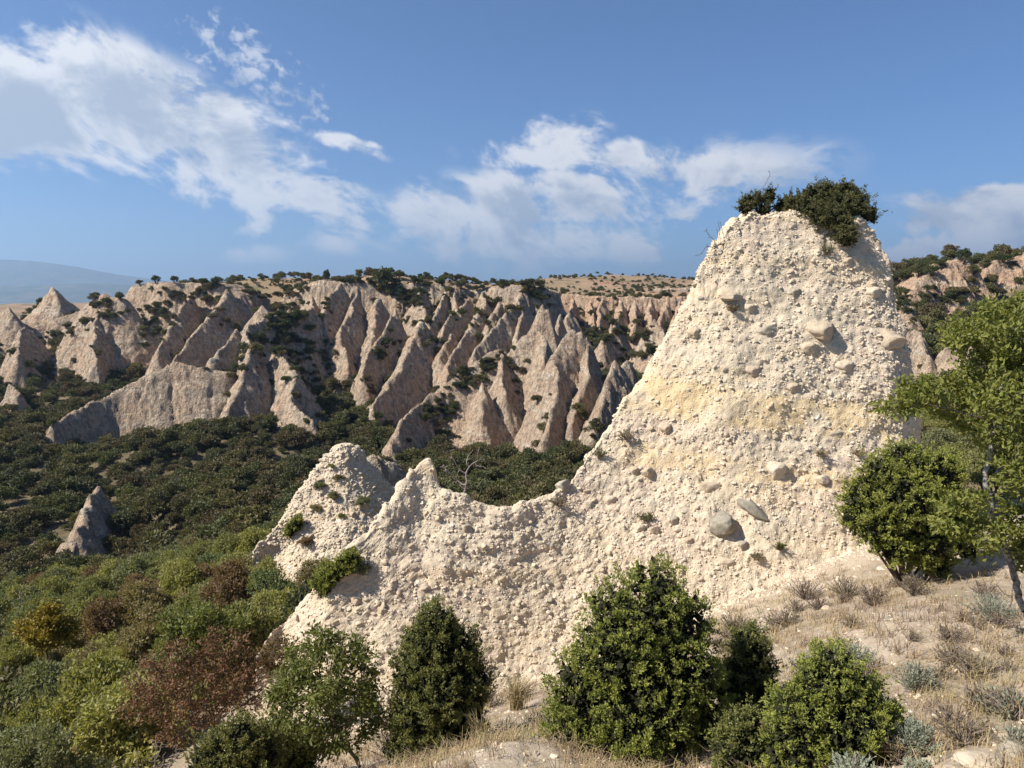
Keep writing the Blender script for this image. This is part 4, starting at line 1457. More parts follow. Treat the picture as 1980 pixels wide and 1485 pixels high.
def gattr(nm, ty):
    nd = ng.nodes.new('GeometryNodeInputNamedAttribute')
    nd.data_type = ty
    nd.inputs['Name'].default_value = nm
    return nd.outputs['Attribute']


cx = ng.nodes.new('ShaderNodeCombineXYZ')
ng.links.new(gattr('rotz', 'FLOAT'), cx.inputs[2])
ng.links.new(gi.outputs[0], iop.inputs['Points'])
ng.links.new(gj.outputs[0], iop.inputs['Instance'])
ng.links.new(gattr('pick', 'INT'), iop.inputs['Instance Index'])
ng.links.new(cx.outputs[0], iop.inputs['Rotation'])
ng.links.new(gattr('scl', 'FLOAT'), iop.inputs['Scale'])
ng.links.new(iop.outputs[0], go.inputs[0])
wood.modifiers.new('wood', 'NODES').node_group = ng

# ------------------------------------------------------------------ trees on the rim and shrubs on the pyramids
def at_px(px, py):
    q = march(px, py)
    return q


RIM = [  # px, py of the foot, height px, shape, label
    (632, 542, 24, 'c', 'narrow dark conifer standing alone on the rim left of the big rim tree'), (660, 543, 10, 's', 'first small tree right of the narrow rim conifer'), (672, 543, 11, 's', 'second small tree right of the narrow rim conifer'),
    (692, 544, 11, 's', 'third small tree right of the narrow rim conifer'), (712, 546, 12, 's', 'low bush just left of the big rim tree'), (746, 566, 46, 't', 'biggest dark tree on the middle plateau rim'), (766, 549, 16, 's', 'bush at the right foot of the biggest rim tree'),
    (800, 550, 16, 't', 'left one of the paired round rim trees'), (812, 551, 12, 's', 'small bush beside the paired round rim trees'), (828, 551, 12, 's', 'right one of the paired round rim trees'), (856, 552, 20, 't', 'wide spreading tree alone on the middle rim'),
    (890, 560, 12, 't', 'little dark tree at the dip of the rim'), (922, 562, 12, 's', 'bush at the right of the dip in the rim'), (934, 560, 10, 's', 'low bush before the round tree right of the dip'), (972, 552, 20, 't', 'round tree right of the dip in the rim'),
    (1012, 553, 14, 's', 'long hedge like bush on the right end of the rim, left part'), (1028, 554, 15, 's', 'long hedge like bush on the right end of the rim, middle part'), (1046, 556, 16, 's', 'long hedge like bush on the right end of the rim, right part'),
    (270, 548, 12, 't', 'leftmost tree on the tree topped hill'), (302, 546, 16, 't', 'flat crowned tree second from left on the tree topped hill'), (338, 548, 15, 't', 'tree third from left on the tree topped hill'), (393, 552, 20, 't', 'tall left tree of the pair on the tree topped hill'), (418, 552, 20, 't', 'tall right tree of the pair on the tree topped hill'),
    (1732, 546, 26, 't', 'left dark tree of the row behind the right hand cliff'), (1752, 540, 26, 't', 'second dark tree of the row behind the right hand cliff'), (1775, 536, 26, 't', 'third dark tree of the row behind the right hand cliff'), (1800, 528, 26, 't', 'fourth dark tree of the row behind the right hand cliff'),
    (1822, 520, 24, 't', 'fifth dark tree of the row behind the right hand cliff'), (1862, 506, 26, 't', 'round tree on top of the sunlit right hand cliff'), (1884, 508, 18, 's', 'bush on top of the sunlit right hand cliff'), (1938, 510, 20, 's', 'bush in the cleft of the cliff at the right edge'),
    (1155, 529, 5, 's', 'tiny bush on the top of the far bare hill'), (1348, 540, 7, 't', 'tiny lone tree on the far hill by the tower'),
]
for (px, py, hp, sh, lab) in RIM:
    q = at_px(px, py + 3)
    if q is None:
        q = W(px, py, 300)
    hgt = hp * q[1] / FPX
    v_ = FARV[int(px) % 6]
    sz = hgt / 1.45
    t_ = put_shrub('rim_tree', lab, 'tree', q - (0, 0, 0.1 * sz), sz * (0.45 if sh == 'c' else 0.85 if sh == 't' else 1.25), v_, M_LEAF_DARK, 'trees along the skyline', 2.2 if sh == 'c' else 1.15 if sh == 't' else 0.8)

PATCH = [  # where shrubs grow on the pyramids: polygon in the photograph, number, size range (m), phrase
    ([(170, 582), (198, 571), (246, 582), (250, 604), (216, 632), (196, 622)], 16, (1.2, 2.2), 'shrub capped left pyramid'),
    ([(300, 560), (390, 562), (380, 592), (330, 600)], 14, (1.0, 2.0), 'front of the tree topped hill'),
    ([(385, 556), (430, 556), (430, 585), (400, 600)], 9, (1.0, 2.0), 'right shoulder of the tree topped hill'),
    ([(500, 580), (560, 556), (610, 553), (600, 590), (540, 602)], 22, (1.0, 2.0), 'green saddle left of the middle cliff'),
    ([(472, 640), (505, 612), (600, 594), (604, 690), (578, 715), (540, 690), (495, 668)], 44, (1.2, 2.4), 'back of the big double ridged pyramid'),
    ([(725, 556), (775, 556), (815, 570), (812, 600), (790, 606), (762, 590)], 22, (1.2, 2.3), 'cliff below the biggest rim tree'),
    ([(745, 640), (770, 630), (775, 690), (730, 700), (722, 680)], 14, (1.0, 1.9), 'hollow right of the curving knife edge'),
    ([(870, 726), (940, 690), (972, 684), (955, 730), (900, 760), (860, 752)], 26, (0.9, 1.8), 'scrub covered mound'),
    ([(800, 770), (850, 752), (880, 780), (870, 830), (810, 820)], 18, (0.9, 1.8), 'low front ridge'),
    ([(1010, 556), (1085, 572), (1075, 600), (1030, 590), (1005, 575)], 16, (1.0, 2.0), 'right end of the plateau rim'),
    ([(1150, 545), (1320, 550), (1320, 572), (1150, 572)], 16, (1.0, 2.2), 'far bare hill above the orange cliff'),
    ([(1800, 545), (1870, 520), (1900, 560), (1890, 640), (1800, 640), (1770, 600)], 22, (1.0, 1.9), 'slope under the sunlit right hand cliff'),
    ([(262, 580), (330, 575), (345, 605), (312, 660), (285, 690), (262, 640)], 20, (1.2, 2.3), 'wooded gully left of the narrow fin'),
    ([(1130, 600), (1170, 610), (1230, 650), (1290, 650), (1260, 720), (1200, 690), (1150, 650)], 24, (1.2, 2.2), 'shrubby basin below the orange cliff'),
    ([(1740, 560), (1760, 560), (1770, 620), (1745, 620)], 8, (0.7, 1.4), 'gully right beside the tower'),
    ([(560, 905), (650, 905), (700, 940), (640, 1010), (580, 1030)], 0, (0.5, 0.9), 'x'),
]


def in_poly(px, py, poly):
    c_ = False
    j = len(poly) - 1
    for i in range(len(poly)):
        if (poly[i][1] > py) != (poly[j][1] > py) and px < (poly[j][0] - poly[i][0]) * (py - poly[i][1]) / (poly[j][1] - poly[i][1]) + poly[i][0]:
            c_ = not c_
        j = i
    return c_


for poly, n_, (s0, s1), phrase in PATCH:
    xs, ys = [q[0] for q in poly], [q[1] for q in poly]
    got = []
    tries = 0
    while len(got) < n_ and tries < n_ * 6:
        tries += 1
        px, py = vr.uniform(min(xs), max(xs)), vr.uniform(min(ys), max(ys))
        if in_poly(px, py, poly):
            got.append((px, py))
    for cn, (px, py) in enumerate(sorted(got)):
        q = at_px(px, py)
        if q is None:
            continue
        put_shrub('cliff_shrub', 'dark shrub on the %s, %s from the left' % (phrase, ORD[cn + 1]), 'shrub', q - (0, 0, 0.9), 1.3 * vr.uniform(s0, s1), FARV[vr.integers(0, 6)],
                  (M_LEAF_FAR, M_LEAF_DARK)[int(vr.integers(0, 2))], 'shrubs on the ' + phrase, vr.uniform(0.7, 1.0))

# ------------------------------------------------------------------ foreground plants
def gxyz(px, py, D):
    """the ground under a sight line at distance D"""
    w = W(px, py, D)
    return np.array((w[0], w[1], ground([w[0]], [w[1]])[0]))


def juniper(name, label, lobes, D, n0, mat, seed, spr0=0.06, base=None, up=0.5, group='juniper bushes near the viewer'):
    n, spr = int(n0 * 1.75), spr0 * 0.80
    """dense bush of scale-leaved sprays; lobes: (px, py, radius px, depth offset m)"""
    rng = np.random.default_rng(seed)
    C = np.array([W(a, b, D + d) for a, b, r_, d in lobes])
    rad = np.array([r_ * (D + d) / FPX / math.cos(math.atan((742 - b) / FPX)) for a, b, r_, d in lobes])
    if base is None:
        b_ = C[:, :2].mean(0)
        base = np.array((b_[0], b_[1], ground([b_[0]], [b_[1]])[0]))
    t_ = thing(name, label, 'juniper', base, group)
    # upright feathery tufts standing all over the lobes, each a spindle of sprays
    nt = max(60, int(n / 24))
    w = rng.choice(len(C), nt * 2, p=rad ** 2 / (rad ** 2).sum())
    d = rand_dirs(len(w), rng)
    T = C[w] + d * (rad[w] * (0.84 + 0.14 * fbm(C[w] * 3 + d * 2.2, 2, seed)))[:, None]
    ins = np.zeros(len(w), bool)
    for k in range(len(C)):
        ins |= (np.linalg.norm(T - C[k], axis=1) < rad[k] * 0.72) & (w != k)
    sel = np.nonzero(~ins)[0][:nt]
    T, d, w = T[sel], d[sel], w[sel]
    tax = d * 0.62 + np.array((0, 0, up * 1.15)) + rng.normal(size=(len(T), 3)) * 0.22
    tax /= np.linalg.norm(tax, axis=1, keepdims=True)
    tl = spr * rng.uniform(1.8, 4.8, len(T)) * (0.8 + 0.5 * rng.random(len(T))) * np.where(rng.random(len(T)) < 0.10, 1.9, 1.0)
    tw = spr * rng.uniform(0.75, 1.25, len(T))
    k = rng.integers(0, len(T), n)
    s_ = rng.random(n) ** 0.85
    rd0 = rand_dirs(n, rng)
    p = T[k] + tax[k] * (tl[k] * (s_ - 0.25))[:, None] + rd0 * (tw[k] * (1.15 - 0.95 * s_))[:, None]
    d = rd0 * 0.55 + tax[k] * 0.75
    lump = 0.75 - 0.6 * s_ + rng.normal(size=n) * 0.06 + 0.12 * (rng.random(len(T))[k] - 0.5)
    keep = p[:, 2] > ground(p[:, 0], p[:, 1]) + 0.02
    p, d, lump = p[keep], d[keep], lump[keep]
    m_ = len(p)
    ax = d * 0.75 + rng.normal(size=(m_, 3)) * 0.45 + np.array((0, 0, up))
    ax /= np.linalg.norm(ax, axis=1, keepdims=True)
    L = spr * rng.uniform(0.7, 1.35, m_)
    a, b, c = basis(ax)
    nb = 4
    V = np.zeros((m_, nb, 3, 3))
    tint = np.zeros((m_, nb, 3))
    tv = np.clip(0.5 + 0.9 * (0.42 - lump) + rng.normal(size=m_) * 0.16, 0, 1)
    for j in range(nb):
        th = rng.uniform(0, 2 * math.pi, m_)
        rd = a * np.cos(th)[:, None] + b * np.sin(th)[:, None]
        s0 = rng.uniform(0.0, 0.75, m_) if j else np.full(m_, 0.45)
        st = p + ax * (L * s0)[:, None]
        dr = ax * 0.8 + rd * (0.75 if j else 0.05)
        ln = L * (0.55 if j else 0.6)
        sd = np.cross(dr, rng.normal(size=(m_, 3)))
        sd /= np.maximum(np.linalg.norm(sd, axis=1, keepdims=True), 1e-9)
        wd = L * 0.15
        V[:, j, 0] = st - sd * wd[:, None]
        V[:, j, 1] = st + sd * wd[:, None]
        V[:, j, 2] = st + dr * ln[:, None]
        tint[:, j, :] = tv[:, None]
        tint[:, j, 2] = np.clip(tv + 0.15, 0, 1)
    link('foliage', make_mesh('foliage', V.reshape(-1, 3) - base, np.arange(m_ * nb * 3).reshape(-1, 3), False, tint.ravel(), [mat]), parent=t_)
    # stems from the base into every lobe, with side twigs
    segs = []
    for k in range(len(C)):
        e = C[k]
        q = base + (e - base) * 0.5 + rng.normal(size=3) * 0.08
        segs += [(base - (0, 0, 0.1), q, 0.035, 0.025), (q, e, 0.025, 0.012)]
        for _ in range(16):
            g = C[k] + rand_dirs(1, rng)[0] * rad[k] * 0.8
            segs.append((q + (e - q) * rng.uniform(0.4, 1.0), g, 0.010, 0.003))
    Vt, Ft = tubes(np.array(segs, dtype=object), 5)
    link('branches', make_mesh('branches', Vt - base, Ft, True, None, [M_BARK]), parent=t_)
    # dark filler blades added inside against see-through, gap shade put into their colour
    ni = int(n * 0.28)
    w = rng.choice(len(C), ni, p=rad ** 3 / (rad ** 3).sum())
    q = C[w] + rand_dirs(ni, rng) * (rad[w] * 0.80 * rng.random(ni) ** 0.4)[:, None]
    q = q[q[:, 2] > ground(q[:, 0], q[:, 1])]
    Vc, Fc = leaves(q, rng.normal(size=(len(q), 3)), spr * 2.6, spr * 1.5, rng)
    it = link('inner_shade_fill', make_mesh('inner_shade_fill', Vc - base, Fc, False, None, [M_INNER]), parent=t_)
    it['kind'] = 'stuff'
    return t_


m, t, out = mat_base('dark_inner_fill')
M_INNER = m  # very dark green: shade of the bush interior painted on the filler
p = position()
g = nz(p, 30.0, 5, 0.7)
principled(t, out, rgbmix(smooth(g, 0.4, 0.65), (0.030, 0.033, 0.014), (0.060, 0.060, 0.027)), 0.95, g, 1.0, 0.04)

juniper('juniper', 'largest dark green juniper at the bottom centre, pointed like a cone',
        [(1272, 1128, 46, 0), (1250, 1180, 72, 0), (1310, 1195, 66, .1), (1185, 1178, 50, .1), (1190, 1262, 88, -.1), (1300, 1290, 92, 0), (1140, 1340, 80, 0), (1232, 1362, 105, -.25), (1345, 1345, 66, .15), (1130, 1430, 82, 0), (1235, 1470, 115, -.25), (1330, 1440, 80, 0), (1180, 1540, 110, 0), (1300, 1540, 100, 0)],
        8.3, 21000, M_JUNIPER, 1, .060)
juniper('juniper', 'small juniper tucked against the right side of the largest juniper', [(1448, 1248, 34, 0), (1450, 1290, 44, 0), (1425, 1330, 44, .1), (1465, 1340, 36, 0), (1440, 1390, 46, 0)], 9.0, 5200, M_JUNIPER_DARK, 2, .055)
juniper('juniper', 'rounded dark juniper against the pale rock wall, left of the largest juniper',
        [(842, 1205, 36, 0), (838, 1250, 58, 0), (885, 1262, 46, .1), (800, 1300, 46, 0), (858, 1320, 72, -.1), (905, 1330, 48, .1), (815, 1375, 60, 0), (880, 1400, 62, 0), (800, 1430, 48, 0), (852, 1440, 50, 0)], 10.4, 13000, M_JUNIPER_DARK, 3, .062)
juniper('juniper', 'bright yellow green juniper at the bottom right of the largest juniper',
        [(1612, 1285, 34, 0), (1600, 1330, 56, 0), (1650, 1350, 52, .1), (1555, 1385, 60, 0), (1630, 1400, 70, -.1), (1690, 1400, 48, .1), (1540, 1450, 62, 0), (1620, 1470, 78, 0), (1700, 1460, 56, .1), (1600, 1540, 90, 0), (1710, 1540, 60, 0)], 6.4, 14000, M_JUNIPER, 4, .050)
juniper('juniper', 'low small juniper at the bottom edge between the two big ones', [(1438, 1412, 34, 0), (1425, 1450, 46, 0), (1470, 1455, 40, .1), (1445, 1510, 60, 0)], 6.9, 4200, M_JUNIPER_DARK, 5, .048)
juniper('juniper', 'big round juniper bush at the right foot of the rock tower',
        [(1664, 962, 34, 0), (1700, 920, 38, -.1), (1752, 900, 44, 0), (1815, 918, 46, .2), (1690, 1008, 50, -.1), (1745, 965, 66, -.3), (1812, 985, 56, .1), (1728, 1050, 40, -.2), (1782, 1040, 58, -.1), (1848, 995, 46, .4), (1862, 1048, 34, .3), (1806, 1080, 36, 0), (1652, 1000, 24, 0)], 14.2, 17000, M_JUNIPER, 6, .075, up=.35)
juniper('juniper', 'dark spreading juniper crowning the top of the rock tower',
        [(1540, 398, 17, .1), (1568, 384, 19, .2), (1600, 377, 19, .3), (1632, 376, 18, .4), (1655, 388, 15, .5), (1590, 402, 24, 0), (1556, 410, 17, -.3), (1625, 402, 25, -.1), (1655, 412, 18, .1), (1676, 408, 10, .4), (1684, 420, 8, .4), (1612, 424, 20, -.6), (1634, 440, 16, -.8), (1640, 460, 12, -1.0), (1622, 452, 10, -.9), (1578, 424, 15, -.5)], 23.2, 8200, M_JUNIPER_TOP, 7, .10, base=W(1600, 432, 23.8), up=.3)
juniper('juniper', 'little twiggy juniper on the left of the tower top', [(1448, 394, 12, 0), (1462, 386, 9, .1), (1440, 402, 9, 0), (1486, 384, 8, .2), (1490, 372, 6, .2), (1478, 403, 8, 0), (1512, 400, 10, .3), (1524, 390, 9, .4)], 23.3, 2600, M_JUNIPER_TOP, 8, .075, base=W(1470, 412, 23.5))
juniper('juniper', 'dark juniper low in the left foreground below the russet bush', [(470, 1425, 36, 0), (440, 1450, 40, 0), (500, 1460, 44, .1), (405, 1470, 36, 0), (460, 1500, 60, 0)], 9.6, 5200, M_JUNIPER_DARK, 9, .058)
juniper('juniper', 'small upright juniper beside the trunk of the green leafy bush', [(545, 1440, 34, 0), (535, 1480, 44, 0), (575, 1480, 36, 0), (550, 1530, 56, 0)], 10.4, 4200, M_JUNIPER_DARK, 10, .058)
q1, _ = on_tower(640, 1112)
juniper('juniper', 'green creeping shrub on the crest of the wall left of the spike', [(622, 1128, 14, 0), (640, 1112, 17, 0), (660, 1098, 15, 0), (680, 1084, 12, .1), (632, 1140, 12, 0)], q1[1] - .05, 2600, M_JUNIPER, 11, .08, base=q1, group='shrubs on the near rocks')
q1, _ = on_rock2(568, 1018)
juniper('juniper', 'small dark shrub on the left flank of the crumbling outcrop', [(566, 1022, 10, 0), (574, 1012, 10, 0), (560, 1030, 7, 0)], q1[1] - .2, 1200, M_JUNIPER, 12, .10, base=q1, group='shrubs on the near rocks')


def grow(nodes, parents, attr_, step, kill, infl, iters, rng, jit=0.15, grav=0.0):
    """space colonisation: branches reach for the attraction points"""
    N = [np.array(q, float) for q in nodes]
    Pr = list(parents)
    A = np.array(attr_, float)
    for _ in range(iters):
        if not len(A):
            break
        NA = np.array(N)
        d = np.linalg.norm(A[:, None] - NA[None], axis=2)
        k = d.argmin(1)
        dm = d[np.arange(len(A)), k]
        use = dm < infl
        dirs = {}
        for i in np.nonzero(use)[0]:
            dirs.setdefault(k[i], []).append((A[i] - NA[k[i]]) / max(dm[i], 1e-6))
        if not dirs:
            infl *= 1.5
            continue
        for kk, vv in dirs.items():
            v_ = np.sum(vv, 0) + rng.normal(size=3) * jit * len(vv) ** 0.5 + (0, 0, grav)
            v_ /= max(np.linalg.norm(v_), 1e-6)
            N.append(NA[kk] + v_ * step)
            Pr.append(kk)
        NA = np.array(N)
        d = np.linalg.norm(A[:, None] - NA[None], axis=2).min(1)
        A = A[d > kill]
    N = np.array(N)
    r = np.zeros(len(N))
    ch = [0] * len(N)
    for i in range(len(N) - 1, 0, -1):
        if r[i] == 0:
            r[i] = 1.0
        ch[Pr[i]] += 1
        r[Pr[i]] = (r[Pr[i]] ** 2.3 + r[i] ** 2.3) ** (1 / 2.3)
    return N, np.array(Pr), r, np.array(ch)


def branchy(name, label, cat, trunk, blobs, D, n_att, step, r0, leaf, n_leaf, lmat, bmat, seed, group=None, wood2=None, lw=0.55, thr=2.4, droop=0.0, clump=0.10, base=None, rmax=0.2):
    """open shrub or small tree: trunk polyline (px, py, D), crown blobs (px, py, radius px, depth offset)"""
    rng = np.random.default_rng(seed)
    tn = [np.array(q, float) if len(q) == 3 and isinstance(q, np.ndarray) else W(*q) for q in trunk]
    path, par = [tn[0]], [0]
    for q in tn[1:]:
        k = max(1, int(np.linalg.norm(q - path[-1]) / step))
        st = path[-1]
        for j in range(1, k + 1):
            path.append(st + (q - st) * j / k + rng.normal(size=3) * step * 0.12)
            par.append(len(path) - 2)
    C = np.array([W(a, b, D + d) for a, b, r_, d in blobs])
    rad = np.array([r_ * (D + d) / FPX for a, b, r_, d in blobs])
    w = rng.choice(len(C), n_att, p=rad ** 2 / (rad ** 2).sum())
    A = C[w] + rand_dirs(n_att, rng) * (rad[w] * rng.random(n_att) ** 0.4)[:, None]
    N, Pr, r, ch = grow(path, par, A, step, step * 1.25, step * 14, 70, rng)
    o_ = tn[0] if base is None else base
    t_ = thing(name, label, cat, o_, group)
    rr = np.minimum(r * r0, rmax)
    segs = [(N[Pr[i]], N[i], min(rr[Pr[i]], rr[i] * 1.35), rr[i]) for i in range(1, len(N))]
    if wood2 is None:
        V, F = tubes(np.array(segs, dtype=object), 5)
        link('branches', make_mesh('branches', V - o_, F, True, None, [bmat]), parent=t_)
    else:
        thick = [s_ for s_ in segs if s_[3] > r0 * 4.2]
        thin = [s_ for s_ in segs if s_[3] <= r0 * 4.2]
        V, F = tubes(np.array(thick, dtype=object), 7)
        link('trunk', make_mesh('trunk', V - o_, F, True, None, [wood2]), parent=t_)
        V, F = tubes(np.array(thin, dtype=object), 5)
        link('branches', make_mesh('branches', V - o_, F, True, None, [bmat]), parent=t_)
    if n_leaf:
        tips = np.nonzero((r < thr) & (np.arange(len(N)) > len(path)))[0]
        k = rng.choice(tips, n_leaf)
        dirb = N[k] - N[Pr[k]]
        dirb /= np.maximum(np.linalg.norm(dirb, axis=1, keepdims=True), 1e-6)
        P = N[k] + rng.normal(size=(n_leaf, 3)) * clump * np.array((1, 1, 0.6))
        ax = dirb * 0.6 + rng.normal(size=(n_leaf, 3)) * 0.6 + (0, 0, 0.1 - droop)
        L = leaf * rng.uniform(0.65, 1.3, n_leaf)
        V, F = leaves(P, ax, L, L * lw, rng)
        ti = np.clip(rng.beta(2, 2, n_leaf), 0, 1)
        link('foliage', make_mesh('foliage', V - o_, F, False, np.repeat(ti, 4), [lmat]), parent=t_)
    return t_


# small tree at the right
g0 = gxyz(2005, 1300, 9.3)
branchy('small_tree', 'small bright green tree with a pale forked trunk at the right edge', 'tree', [g0, (1975, 1170, 9.25), (1950, 1075, 9.2), (1918, 985, 9.1), (1903, 915, 9.1)],
        [(1900, 650, 70, 0), (1950, 620, 60, .3), (1970, 700, 80, 0), (1850, 700, 52, .2), (1800, 755, 50, -.2), (1752, 770, 42, -.3), (1712, 790, 30, -.4), (1850, 770, 60, .1), (1930, 780, 66, -.3), (1970, 860, 66, .2), (1840, 1010, 48, -.3), (1900, 1030, 46, -.4), (1950, 1010, 46, -.2), (1985, 940, 50, 0), (1945, 850, 50, -.4), (1985, 780, 60, -.3), (1900, 830, 34, .3), (1880, 960, 34, -.5), (1955, 920, 44, -.5), (1990, 1010, 44, -.4), (2060, 720, 110, 0), (2080, 880, 110, .3), (2070, 1020, 80, 0), (1960, 590, 30, .2)],
        9.2, 900, .085, .0036, .080, 23000, M_LEAF_TREE, M_BARK, 21, wood2=M_PALEBARK, lw=.5, clump=.06, rmax=.06)
# broadleaf bush bottom left of centre
g0 = gxyz(705, 1500, 10.2)
branchy('leafy_bush', 'green leafy bush with bare dark stems at the bottom, left of the rounded juniper', 'shrub', [g0, (668, 1440, 10.3), (650, 1400, 10.3)],
        [(625, 1250, 42, 0), (585, 1280, 46, .1), (665, 1270, 46, 0), (705, 1280, 36, .1), (560, 1330, 48, 0), (630, 1330, 62, -.1), (700, 1340, 46, 0), (590, 1390, 52, -.1), (660, 1400, 56, 0), (715, 1390, 36, .1), (545, 1400, 40, .1), (600, 1450, 42, 0)],
        10.4, 420, .085, .0036, .085, 9500, narrow('leafy_bush_leaves', (0.160, 0.170, 0.058)), M_BARK, 22, wood2=M_BARK, lw=.42, clump=.07, droop=.25)
# russet bush
g0 = gxyz(380, 1490, 13.6)
branchy('russet_bush', 'thin leaved russet red bush in the left foreground', 'shrub', [g0, (375, 1430, 13.8)],
        [(330, 1275, 48, 0), (390, 1265, 46, .1), (440, 1250, 40, .2), (290, 1320, 48, 0), (360, 1330, 62, -.1), (430, 1310, 52, 0), (480, 1300, 36, .2), (270, 1370, 42, 0), (340, 1390, 56, 0), (410, 1380, 52, 0), (470, 1350, 40, .1)],
        13.9, 420, .11, .0042, .085, 6500, M_LEAF_RED, M_BARK, 23, wood2=M_BARK, lw=.5, clump=.09)
g0 = gxyz(395, 1330, 17.5)
branchy('leafy_bush', 'pale green airy bush just above the russet bush', 'shrub', [g0, (395, 1270, 17.6)],
        [(390, 1205, 46, 0), (345, 1225, 44, 0), (440, 1215, 40, .1), (370, 1245, 50, -.1), (425, 1245, 44, 0)], 17.7, 260, .13, .005, .11, 5200, M_LEAF_GREEN, M_BARK, 24, lw=.5, clump=.11)
g0 = gxyz(90, 1260, 31.0)
branchy('yellow_bush', 'yellow turning bush by the left edge of the picture', 'shrub', [g0, (90, 1235, 31)],
        [(95, 1195, 30, 0), (60, 1215, 30, 0), (125, 1215, 26, .1), (90, 1225, 36, -.1)], 31.2, 240, .2, .007, .17, 4200, M_LEAF_YELLOW, M_BARK, 25, lw=.6, clump=.16)
g0 = gxyz(560, 1300, 15.0)
branchy('russet_bush', 'sparse brownish bush at the left end of the rock wall', 'shrub', [g0, (545, 1275, 15)],
        [(545, 1250, 28, 0), (515, 1262, 26, 0), (575, 1275, 26, 0), (530, 1285, 28, 0)], 14.9, 170, .1, .0035, .075, 1600, narrow('brown_bush_leaves', (0.17, 0.115, 0.06)), M_BARK, 26, lw=.5, clump=.07)
# dead and bare wood
g0 = gxyz(895, 985, 26.5)
branchy('bare_tree', 'bare pale branched dead tree behind the saddle of the wall', 'tree', [W(895, 1010, 26.5), (897, 965, 26.5), (903, 930, 26.5)],
        [(862, 905, 16, 0), (870, 880, 10, 0), (905, 885, 14, .2), (922, 870, 12, 0), (935, 895, 14, 0), (945, 905, 10, .2), (885, 925, 18, 0), (880, 870, 6, 0), (928, 860, 5, 0)], 26.6, 110, .14, .014, .1, 0, M_LEAF, M_DEAD, 27, base=g0)
branchy('dead_branch', 'bare crooked dead branches hanging off the left edge of the tower top', 'dead branch', [W(1402, 470, 22.6), (1390, 475, 22.5), (1378, 478, 22.4)],
        [(1365, 450, 8, 0), (1372, 445, 6, 0), (1368, 465, 8, 0), (1378, 492, 6, 0), (1360, 490, 8, 0), (1345, 496, 6, -.1), (1385, 440, 8, 0), (1392, 428, 5, 0)], 22.4, 60, .09, .006, .1, 0, M_LEAF, M_BARK, 28)
branchy('dead_branch', 'single thin dry twig rising above the left of the tower top', 'dead branch', [W(1462, 400, 23.3), (1468, 372, 23.3), (1478, 358, 23.3), (1486, 345, 23.3), (1490, 336, 23.3)], [(1484, 332, 4, 0), (1492, 338, 3, 0)], 23.3, 6, .07, .007, .1, 0, M_LEAF, M_BARK, 29)
branchy('dead_branch', 'forked dry twig sticking out at the right of the tower top', 'dead branch', [W(1668, 440, 23.6), (1682, 430, 23.6)], [(1695, 418, 8, 0), (1705, 412, 5, 0), (1690, 405, 6, 0), (1702, 425, 4, 0)], 23.6, 26, .08, .006, .1, 0, M_LEAF, M_BARK, 30)
for k, (px, py, r_, D, lab) in enumerate([(1905, 1190, 46, 11.0, 'leafless dark twiggy bush low at the right edge'), (1955, 1130, 40, 10.6, 'grey leafless bush under the bright tree'), (300, 1470, 60, 12.2, 'bare grey twiggy shrub at the bottom left edge'), (40, 1150, 36, 40, 'bare standing sapling on the far left slope')]):
    g0 = gxyz(px, py + r_, D)
    branchy('bare_shrub', lab, 'shrub', [g0, W(px, py + r_ * 0.5, D)], [(px, py, r_ * .7, 0), (px - r_ * .6, py + r_ * .2, r_ * .5, 0), (px + r_ * .6, py, r_ * .5, .1), (px, py - r_ * .5, r_ * .45, 0)], D, 130, .008 * D, .0003 * D + .0008, .1, 0, M_LEAF, M_DEAD, 40 + k)


# grey sage and dry herbs
def herb(name, label, cat, px, py, D, h, w, n_st, mat, smat, seed, leaf=0.03, per=16, group=None, base=None, spread=0.55):
    rng = np.random.default_rng(seed)
    b = gxyz(px, py, D) if base is None else base
    t_ = thing(name, label, cat, b, group)
    segs, P, A = [], [], []
    for _ in range(n_st):
        a = rng.uniform(0, 2 * math.pi)
        rr_ = rng.random() ** 0.6
        tip = np.array((math.cos(a) * w * rr_, math.sin(a) * w * rr_, h * (1 - 0.45 * rr_ ** 2) * rng.uniform(0.75, 1.1)))
        p0 = np.array((math.cos(a), math.sin(a), 0)) * w * 0.15 * rng.random()
        mid = p0 + (tip - p0) * 0.5 + np.array((tip[0], tip[1], 0)) * spread * -0.12 + rng.normal(size=3) * 0.02
        segs += [(p0, mid, 0.004 * D / 8, 0.003 * D / 8), (mid, tip, 0.003 * D / 8, 0.0015 * D / 8)]
        for _j in range(per):
            f = rng.uniform(0.25, 1.0)
            q = p0 + (mid - p0) * f * 2 if f < 0.5 else mid + (tip - mid) * (f - 0.5) * 2
            P.append(q)
            A.append((tip - p0) / max(np.linalg.norm(tip - p0), 1e-6) * 0.9 + rng.normal(size=3) * 0.5)
    V, F = tubes(np.array(segs, dtype=object), 3)
    link('stems', make_mesh('stems', V, F, True, None, [smat]), parent=t_)
    if per:
        L = leaf * rng.uniform(0.6, 1.3, len(P))
        V, F = leaves(np.array(P), np.array(A), L, L * 0.34, rng)
        link('foliage', make_mesh('foliage', V, F, False, np.repeat(rng.beta(2, 2, len(P)), 4), [mat]), parent=t_)
    return t_


